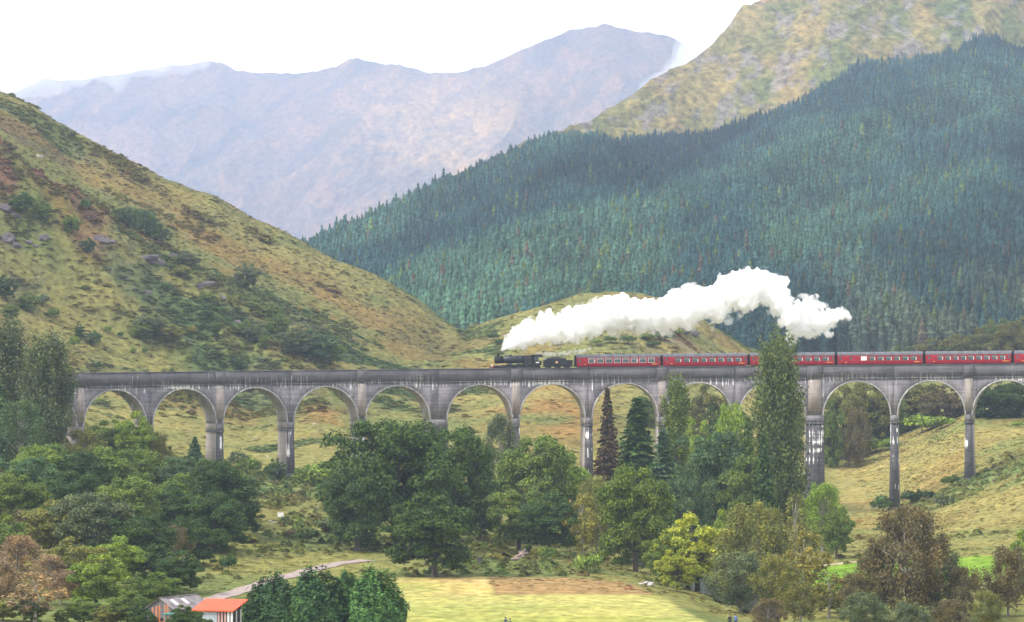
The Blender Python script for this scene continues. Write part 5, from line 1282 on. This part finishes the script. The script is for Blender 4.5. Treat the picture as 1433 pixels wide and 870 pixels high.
## the forest's own source trees stand in it too
src = []
ri = np.nonzero(rest)[0][:4]
for n_, i in enumerate(ri):
    o = mobj('forest_conifer', low_inst[n_]); src.append(o)
rest[ri] = False
forest = scatter('conifer_forest', np.stack([X_, Y_, Z_], 1)[rest], S_[rest], g.random(int(rest.sum()))*6.28, cc[rest], src, 'dense dark blue-green conifer forest covering the right hillside', 'forest')
for n_, o in enumerate(src):
    i = ri[n_]; o.location = (X_[i], Y_[i], Z_[i]); o.scale = tuple(S_[i])
    o.data = low_obj[n_] if False else o.data
    tag(o, 'dark conifer standing inside the dense forest on the right hillside', 'tree', 'conifers inside the forest')
print('forest trees', int(rest.sum()))
# --- ground cover: bracken, heather and grass tussocks
M_cover = leaf_mat('ground_cover_leaves', 'INSTANCE', 0.30, 0.9, 0.05, 0.1, 0.45)
def clump(seed, N=44, W=1.0, H=0.6, leaf=0.30, upright=False):
    g2 = np.random.default_rng(seed); d = unit(g2, N); d[:, 2] = np.abs(d[:, 2])
    P = d*np.array((W/2, W/2, H))*(0.45 + 0.6*g2.random((N, 1)))
    n = d + g2.normal(size=(N, 3))*0.4
    if upright: n = np.stack([d[:, 0], d[:, 1], d[:, 2]*0.2], 1) + g2.normal(size=(N, 3))*0.3
    return leaves(P, n, leaf*(0.6+0.8*g2.random(N)), seed+1, 2.0 if upright else 1.5)
cov_src = []
for sd, upr in ((1, False), (2, True), (3, False)):
    V, Q = clump(sd, upright=upr)
    o = mobj(('bracken_clump', 'grass_tussock', 'heather_clump')[sd-1], np_mesh('ground_cover', V, Q, mats=[M_cover])); cov_src.append(o)
    uu_, yy_ = (430, 700, 250)[sd-1], (700, 560, 1000)[sd-1]
    o.location = (float(xpix(uu_, yy_)), yy_, float(ground_z(uu_, yy_))-0.05)
    tag(o, ('low bracken clump near the white sign below the viaduct', 'single grass tussock at the edge of the rough ground behind the field', 'single heather clump on the rocky spur of the left hill')[sd-1], 'plant')
def cover(name, n, urange, yrange, wl_scale, label, refs, cscale=1.0, power=0.5, filt=None, seed=1, zs=1.0):
    g2 = np.random.default_rng(seed)
    Y = yrange[0] + (yrange[1]-yrange[0])*g2.random(n)**power
    X = g2.uniform(xpix(urange[0], yrange[1]), xpix(urange[1], yrange[1]), n); u = upix(X, Y)
    k = (u > urange[0]) & (u < urange[1]); u, Y, X = u[k], Y[k], X[k]
    c = ground_col(u, Y)
    if filt is not None:
        k = filt(u, Y, X, c, g2); u, Y, X, c = u[k], Y[k], X[k], c[k]
    m = len(u); s = np.exp(g2.normal(size=m)*0.35)*wl_scale*(0.8 + 0.5*np.maximum(0, fbm(X, Y, 9, 2, seed+60)))
    S = np.stack([s*g2.uniform(.8, 1.3, m), s*g2.uniform(.8, 1.3, m), s*g2.uniform(.5, 1.0, m)*zs], 1)
    c = c*cscale*np.exp(g2.normal(size=(m, 1))*0.16)*(1 + g2.normal(size=(m, 3))*0.08); c = np.clip(c, 0.01, 0.6)
    print(name, m)
    return scatter(name, np.stack([X, Y, ground_z(u, Y)-0.08], 1), S, g2.random(m)*6.28, c, refs, label, 'ground cover')
def green(c): return c[:, 1] > c[:, 0]*1.08
cover('hill_bracken', 70000, (-40, 1080), (770, 1260), 2.0, 'low green bracken spreading over the left hill and knoll', [cov_src[0]], 1.25, 0.8, lambda u, Y, X, c, g2: green(c) | (g2.random(len(u)) < 0.01), 3, 0.42)
cover('hill_grass', 30000, (-40, 1100), (740, 1260), 1.7, 'golden tussock grass covering the left hill and knoll', [cov_src[0]], 1.25, 0.8, lambda u, Y, X, c, g2: ~green(c) & (c[:, 2] < 0.085), 5, 0.10)
cover('hill_heather', 40000, (-40, 1000), (900, 1230), 1.6, 'purple-brown heather on the rocky spur of the left hill', [cov_src[2]], 1.25, 0.8, lambda u, Y, X, c, g2: (c[:, 2] > 0.066) & ~green(c) & (c[:, 1] < 0.15), 7, 0.5)
TRK = np.array([(262,852),(300,838),(340,826),(385,811),(430,799),(470,789),(520,784),(580,779),(640,776)], float)
def offtrack(u, Y):
    yy = HY - (ground_z(u, Y) - CZ)*F/Y; return np.abs(yy - np.interp(u, TRK[:, 0], TRK[:, 1], -999, -999)) > 8.5
def notfield(u, Y, X, c, g2): return offtrack(u, Y) & (c[:, 1] < 0.26) & (c[:, 0] < 0.33) & ~((Y > 335) & (Y < 470) & (u > 552) & (u < 990))
cover('valley_grass', 45000, (-40, 1480), (440, 760), 0.8, 'rough tussock grass on the valley floor around the piers', [cov_src[0]], 1.3, 0.8, notfield, 9, 0.35)
cover('valley_bracken', 9000, (-40, 1480), (480, 760), 1.6, 'low bracken and weeds on the valley floor', [cov_src[0]], 1.1, 0.8, lambda u, Y, X, c, g2: notfield(u, Y, X, c, g2) & (c[:, 1] > c[:, 0]*0.98), 11)
cover('pasture_grass', 30000, (1080, 1480), (740, 1100), 1.0, 'golden grass on the pasture behind the right piers', [cov_src[0]], 1.35, 0.8, None, 13, 0.2)

def scrub_at(u, Y, X, c, g2):
    band = np.exp(-((Y - 985 + 0.05*(u-200))/75.0)**2)*(1 - sstep(440, 520, u)) + 0.25*(u < 520)
    return fbm(X, Y, 30, 4, 177) + 0.28*band > 0.36
sc_ = cover('hill_scrub', 9000, (-40, 520), (850, 1210), 2.7, 'scattered low scrub of bracken, heather and bog myrtle on the left hill', [cov_src[0]], 0.95, 0.8, scrub_at, 17, 0.6)
# ------------------------------------------------------------------ near ground: track, river, sheds, signs, logs, people
def near_hit(u, y, lo=405.0, hi=760.0):
    for Yt in np.arange(lo, hi, 1.0):
        if HY - (float(ground_z(u, Yt)) - CZ)*F/Yt <= y: return float(Yt)
    return hi
def ribbon(name, pts, width, dz, mat, zfix=None):
    """strip of ground-hugging surface through world points, finely cut"""
    P = []
    for a, b in zip(pts[:-1], pts[1:]):
        for k in range(14): P.append(a.lerp(b, k/14))
    P.append(pts[-1]); V, Q = [], []
    for _ in range(3):
        P = [P[0]] + [(P[i-1] + P[i]*2 + P[i+1])/4 for i in range(1, len(P)-1)] + [P[-1]]
    nw = 7
    for i, p in enumerate(P):
        d = (P[min(i+1, len(P)-1)] - P[max(i-1, 0)]); d.z = 0; d.normalize(); s = Vector((-d.y, d.x, 0))
        for k in range(nw):
            q = p + s*width*((k/(nw-1)) - 0.5)*(1 + 0.12*math.sin(i*0.7+k*3)); z = zfix if zfix is not None else float(ground_z(upix(q.x, q.y), q.y)) + dz
            V.append((q.x, q.y, z))
    for i in range(len(P)-1):
        for k in range(nw-1): Q.append((i*nw+k, i*nw+k+1, (i+1)*nw+k+1, (i+1)*nw+k))
    o = mobj(name, np_mesh(name, V, Q, mats=[mat], smooth=True)); tag(o, kind='structure'); return o
M_track = paint('pale_gravel_track', (0.30,0.235,0.215), 0.95, 0.3, 0.8, bump=0.3)
ribbon('track_road', [gpt(u, near_hit(u, y)) for u, y in ((262,852),(300,838),(340,826),(385,811),(430,799),(470,789),(515,784))], 3.0, 0.09, M_track)
def water_mat():
    m, n, l, out = nt('river_water')
    g_ = n.new('ShaderNodeNewGeometry'); t = noise(n, l, g_.outputs['Position'], 1.6, 4)
    b = n.new('ShaderNodeBsdfPrincipled'); b.inputs['Base Color'].default_value = (0.03, 0.035, 0.035, 1); b.inputs['Roughness'].default_value = 0.12
    bp = n.new('ShaderNodeBump'); bp.inputs['Strength'].default_value = 0.35; bp.inputs['Distance'].default_value = 0.2
    l.new(t.outputs['Fac'], bp.inputs['Height']); l.new(bp.outputs[0], b.inputs['Normal']); l.new(b.outputs[0], out.inputs['Surface']); return m
ribbon('river', [Vector((float(xpix(u, Y)), Y, 0)) for u, Y in ((1130,440),(1085,478),(1030,500),(980,520),(945,548),(925,590),(930,650),(985,700),(1040,760),(1080,850))], 11.0, 0, water_mat(), -0.75)

M_tin = paint('grey_corrugated_roof', (0.20,0.17,0.175), 0.6, 0.45, 1.2)
M_skyl = paint('pale_roof_sheet', (0.62,0.60,0.60), 0.5)
M_shedw = paint('weathered_shed_boards', (0.155,0.145,0.16), 0.9, 0.3, 2.0)
M_orange = paint('orange_red_roof', (0.62,0.085,0.028), 0.55, 0.15, 0.8)
M_oboard = paint('orange_painted_timber', (0.80,0.26,0.07), 0.6, 0.2)
M_blue = paint('pale_blue_grey_boards', (0.42,0.47,0.52), 0.8, 0.15)
M_pinkb = paint('pinkish_boards', (0.52,0.33,0.30), 0.85, 0.2)
M_dark = paint('dark_opening', (0.02,0.02,0.022), 0.9)
M_teal = paint('teal_paint', (0.045,0.28,0.25), 0.5)
M_white = paint('white_paint', (0.82,0.82,0.82), 0.5, 0.05)
# --- grey shed: gable end towards the camera, ridge running back
sh = empty('garden_shed', gpt(250, 402, -0.5), R_(-32)); tag(sh, 'weathered grey shed with a corrugated pitched roof and two pale sheets', 'shed')
W2, D2, EH, RH = 2.1, 3.6, 3.3, 4.55        # half width (x), half depth (y), eaves, ridge
for k in range(14):     # wall boards of the gable
    x0 = -W2 + 2*W2*k/14; x1 = x0 + 2*W2/14 - 0.02; f_ = lambda x: EH + (RH-EH)*(1-abs(x)/W2) - 0.1
    MB().prism([(x0, 0), (x0, f_(x0)), (x1, f_(x1)), (x1, 0)], -D2-0.03*(k % 2), -D2+0.05).build('wall_board', M_shedw, sh)
MB().box(-W2, -W2+0.08, -D2+0.06, D2, 0, EH-0.05).build('side_wall', M_shedw, sh); MB().box(W2-0.08, W2, -D2+0.06, D2, 0, EH-0.05).build('side_wall', M_shedw, sh)
MB().prism([(-W2, 0), (-W2, EH-0.1), (0, RH-0.1), (W2, EH-0.1), (W2, 0)], D2-0.08, D2).build('back_wall', M_shedw, sh)
for sg in (-1, 1):
    for k in range(8):      # roof sheets, each lapping the next
        y0 = -D2-0.25 + (2*D2+0.5)*k/8; y1 = y0 + (2*D2+0.5)/8 + 0.04; m_ = M_tin
        xe = sg*(W2+0.3); ze = EH - 0.3*(RH-EH)/W2; dz = 0.012*(k % 2)
        MB().add([(0, y0, RH+dz), (xe, y0, ze+dz), (xe, y1, ze+dz), (0, y1, RH+dz), (0, y0, RH-0.05+dz), (xe, y0, ze-0.05+dz), (xe, y1, ze-0.05+dz), (0, y1, RH-0.05+dz)], [(0,1,2,3),(7,6,5,4),(0,4,5,1),(1,5,6,2),(2,6,7,3),(3,7,4,0)]).build('roof_sheet', m_, sh)
for y0 in (-2.4, -0.2):
    MB().add([(x, y, RH - (RH-EH)/W2*x + 0.045) for x, y in ((0.5, y0), (1.5, y0), (1.5, y0+0.7), (0.5, y0+0.7))] + [(x, y, RH - (RH-EH)/W2*x + 0.02) for x, y in ((0.5, y0), (1.5, y0), (1.5, y0+0.7), (0.5, y0+0.7))], [(0,1,2,3),(7,6,5,4),(0,4,5,1),(1,5,6,2),(2,6,7,3),(3,7,4,0)]).build('rooflight', M_skyl, sh)
MB().box(-0.12, 0.12, -D2-0.26, D2+0.3, RH+0.0, RH+0.06).build('ridge_cap', M_tin, sh)
MB().box(-0.5, 0.45, -D2-0.06, -D2-0.035, 0.1, 2.1).build('door', M_dark, sh)
# --- lean-to with the orange-red roof
ls = empty('red_roofed_shed', gpt(307, 396, -0.1), R_(-14)); tag(ls, 'low shed with orange-red roof and open pinkish boarded side', 'shed')
MB().add([(-2.9,-2.2,3.05),(2.6,-2.2,3.05),(3.0,2.3,4.15),(-2.5,2.3,4.15),(-2.9,-2.2,2.93),(2.6,-2.2,2.93),(3.0,2.3,4.03),(-2.5,2.3,4.03)], [(0,1,2,3),(7,6,5,4),(0,4,5,1),(1,5,6,2),(2,6,7,3),(3,7,4,0)]).build('roof', M_orange, ls)
for k in range(9):
    MB().box(-2.4 + 0.31*k, -2.4 + 0.31*k + 0.29, -1.9 - 0.015*(k % 2), -1.84, 0, 2.95).build('front_board', M_blue, ls)
for k in range(5):
    x0 = 0.48 + 0.42*k; MB().box(x0, x0 + 0.26, -1.9-0.015*(k % 2), -1.84, 0, 2.95).build('front_board', M_pinkb if k < 3 else M_white, ls)
MB().box(-2.4, 2.3, 1.7, 1.78, 0, 3.8).build('back_wall', M_shedw, ls); MB().box(-2.4, -2.32, -1.8, 1.68, 0, 2.95).build('side_wall', M_shedw, ls)
for y in (-1.7, 0, 1.6): MB().box(2.2, 2.32, y-0.06, y+0.06, 0, 2.95).build('post', M_white, ls)
MB().box(0.45, 0.5, -1.8, 1.68, 0, 2.95).build('inner_wall', M_dark, ls)
# --- orange posts and teal table of the play frame
pf = empty('climbing_frame', gpt(231, 388, -0.1), R_(15)); tag(pf, 'climbing frame of orange posts with a teal platform in front of the grey shed', 'climbing frame')
for x, y, h, w in ((-1.0, 0, 4.0, 0.16), (-0.62, 0.1, 4.05, 0.17), (0.15, 0.5, 4.1, 0.13), (0.45, 0.5, 4.15, 0.13), (-1.35, 0.6, 3.8, 0.10)):
    MB().box(x-w/2, x+w/2, y-0.07, y+0.07, 0, h).build('post', M_oboard, pf)
MB().box(-0.1, 1.6, -0.5, 0.5, 2.95, 3.12).build('platform', M_teal, pf, bevel=0.03)
for x in (0.1, 1.4): MB().box(x-0.06, x+0.06, -0.4, -0.28, 0, 2.95).build('platform_leg', M_teal, pf)
MB().box(-1.1, 0.6, 0.2, 0.3, 2.0, 2.12).build('crossbar', M_oboard, pf)
# --- white notice board on two posts below the viaduct
Yn = near_hit(393, 727); nb = empty('notice_board', gpt(393, Yn, -0.1)); tag(nb, 'small blank white notice board on the grass below the piers', 'sign')
MB().box(-0.55, 0.55, -0.03, 0.03, 0.55, 1.35).build('panel', M_white, nb)
for x in (-0.45, 0.45): MB().box(x-0.05, x+0.05, 0.035, 0.12, 0, 1.3).build('post', M_shedw, nb)
# --- boulders, outcrops, stumps and logs
def rock_mesh(seed, mat, flat=0.6, sub=3, rough=0.45):
    bm = bmesh.new(); bmesh.ops.create_icosphere(bm, subdivisions=sub, radius=0.5); g2 = np.random.default_rng(seed)
    A = unit(g2, 14); D = 0.28 + 0.2*g2.random(14)
    for v in bm.verts:
        p = np.array(v.co); 
        for a, d in zip(A, D):
            q = p @ a
            if q > d: p = p - a*(q-d)*0.92
        n_ = float(vnoise(np.array([p[0]*5+seed]), np.array([p[1]*5+p[2]*7]), seed)[0])
        v.co = Vector(p*(1 + rough*0.25*n_)); v.co.z *= flat
    me = bpy.data.meshes.new('rock'); bm.to_mesh(me); bm.free(); me.materials.append(mat); return me
M_rock = paint('grey_purple_rock', (0.105,0.088,0.095), 0.95, 0.45, 1.2, bump=0.8)
M_pale = paint('pale_lichened_rock', (0.40,0.37,0.35), 0.9, 0.25, 1.5, bump=0.5)
RM = [rock_mesh(s_, M_rock, 0.7) for s_ in (1, 2, 3)]; PMs = [rock_mesh(s_, M_pale, 0.6) for s_ in (4, 5)]
def rock(me, p, size, label, group, name='rock_outcrop', cat='rock'):
    o = mobj(name, me); o.location = p; o.scale = (size*trnd.uniform(.8, 1.5), size*trnd.uniform(.8, 1.3), size*trnd.uniform(.7, 1.1)); o.rotation_euler = (trnd.uniform(-.2, .2), trnd.uniform(-.2, .2), trnd.uniform(0, 6.28))
    tag(o, label, cat, group); return o
for k, (u, y, sz) in enumerate([(8,335,7),(22,342,6),(38,338,5),(60,330,5),(140,332,6),(205,362,7),(220,368,6),(212,358,5),(290,396,8),(280,402,6),(300,400,5),(250,352,5),(312,420,5),(18,300,5),(330,452,5),(205,412,4),(48,345,4),(155,338,4),(240,360,5),(395,482,4),(348,470,4),(5,290,6),(110,340,4),(262,478,4),(262,372,5)]):
    Yh = ground_hit(u, y)
    if Yh: rock(RM[k % 3], gpt(u, Yh, -0.9), sz*0.85, 'grey-purple rock outcrop among the heather of the left hill', 'outcrops on the left hill')
for k, (u, y, sz) in enumerate([(870,452,9),(900,448,8),(930,455,9),(955,462,7),(885,462,6),(915,466,7),(840,445,6),(970,470,6),(850,432,7),(880,425,7)]):
    Yh = ground_hit(u, y, 900)
    if Yh: rock(RM[k % 3], gpt(u, Yh, -0.4), sz*0.8, 'dark rock outcrop on the rocky face of the middle knoll', 'outcrops on the knoll')
Yh = ground_hit(53, 218)
if Yh: rock(PMs[0], gpt(53, Yh, -0.3), 3, 'white rock face high on the left hill', None)
for k, (u, y, sz, beh) in enumerate([(1332,631,0.9,1),(1227,648,0.8,1),(1262,620,0.8,1),(374,640,0.9,1),(358,614,0.8,1),(440,594,1.0,1)]):
    Yh = ground_hit(u, y) if beh else near_hit(u, y)
    if Yh: rock(PMs[k % 2], gpt(u, Yh, 0.1), sz, 'small pale boulder lying on the grass behind the piers', 'pale boulders', 'boulder')
for k, (u, y, sz) in enumerate([(386,732,1.2),(378,730,0.8)]):
    rock(PMs[k % 2], gpt(u, near_hit(u, y), 0.05), sz, 'flat pale stone on the grass beside the white notice board', 'stones by the notice board', 'boulder')
for k, (u, y, sz) in enumerate([(905,818,1.5),(911,820,1.1),(897,819,0.9)]):
    rock(PMs[k % 2], gpt(u, near_hit(u, y), 0.3), sz, 'pale boulder on the river bank at the foot of the lime-topped oak', 'river bank boulders', 'boulder')
M_log = bark_mat('dry_log_bark', (0.10,0.075,0.065), (0.30,0.22,0.19)); M_cut = paint('pale_cut_wood', (0.62,0.45,0.36), 0.8, 0.2, 4)
Yh = near_hit(671, 792); st = empty('tree_stump', gpt(671, Yh, -0.1)); tag(st, 'tall dark tree stump at the edge of the rough grass', 'stump')
MB().tube([(0,0,0), (0.05,0,0.3), (0.02,0.02,1.0), (0,0,1.55)], [0.62, 0.46, 0.40, 0.42], 14).build('trunk', M_bark, st); MB().tube([(0,0,1.555), (0,0,1.59)], 0.38, 14).build('cut_top', M_log, st)
for u, y, L_, r_, a_, tl in [(650,790,3.2,0.22,0.2,0.0),(690,780,1.6,0.25,0.6,0.0),(722,781,2.2,0.32,0.4,0.25),(728,780,2.4,0.30,1.2,0.4),(716,784,1.6,0.26,-0.2,0.1),(733,782,1.8,0.28,2.0,0.5)]:
    Yh = near_hit(u, y); p = gpt(u, Yh, r_*0.8); lg = empty('felled_log', p, a_)
    d = Vector((math.cos(tl), 0, math.sin(tl)))*L_
    MB().tube([(0,0,0), d*0.5 + Vector((0,0.04,0)), d], [r_, r_*0.95, r_*0.85], 12).build('bark', M_log, lg)
    e = d.normalized()
    MB().tube([d + e*0.004, d + e*0.03], r_*0.8, 12).build('cut_end', M_cut, lg); MB().tube([e*-0.03, e*-0.004], r_*0.9, 12).build('cut_end', M_cut, lg)
    tag(lg, 'felled log lying in the pale log heap behind the rush patch' if u > 700 else 'felled log lying in the grass beside the dark stump', 'log', 'felled logs in the rough grass')
# ------------------------------------------------------------------ mist clinging to the far summits
def far_blob(u, y, r, Y): return (Vector((float(xpix(u, Y)), Y, float(zpix(y, Y)))), r*Y/F)
M_mist = volume_mat('summit_mist', (1, 1, 1), 0.008)
ms = puff_mesh('summit_mist', [far_blob(u, y, r, 8500) for u, y, r in ((-70,90,80),(-10,92,64),(40,88,56),(95,82,50),(150,78,46),(205,76,42),(250,76,34),(282,80,24),(12,118,44),(60,106,36),(120,96,30),(180,90,28),(235,88,24))], 21, 26.0, 30.0, M_mist, 8)
tag(ms, 'white cloud drifting along the left crest of the far mountains', 'cloud', kind='stuff')
M_mist2 = volume_mat('saddle_mist', (1, 1, 1), 0.0085)
ms2 = puff_mesh('saddle_mist', [far_blob(u, y, r, 5200) for u, y, r in ((960,72,30),(990,84,40),(942,100,28),(1020,100,44),(922,116,20),(960,112,30),(900,130,14),(1045,116,40),(880,140,9))], 23, 14.0, 20.0, M_mist2, 8)
tag(ms2, 'white cloud lying between the far peak and the near mountain', 'cloud', kind='stuff')
# ------------------------------------------------------------------ air: one box of thin haze round everything
hz = MB().box(-4300, 4300, -60, 12000, -5, 1100).build('haze', volume_mat('haze_air', (0.60, 0.73, 1.0), 0.80e-4, 0.0))
tag(hz, 'thin blue-white haze filling the whole glen', 'haze', kind='stuff')
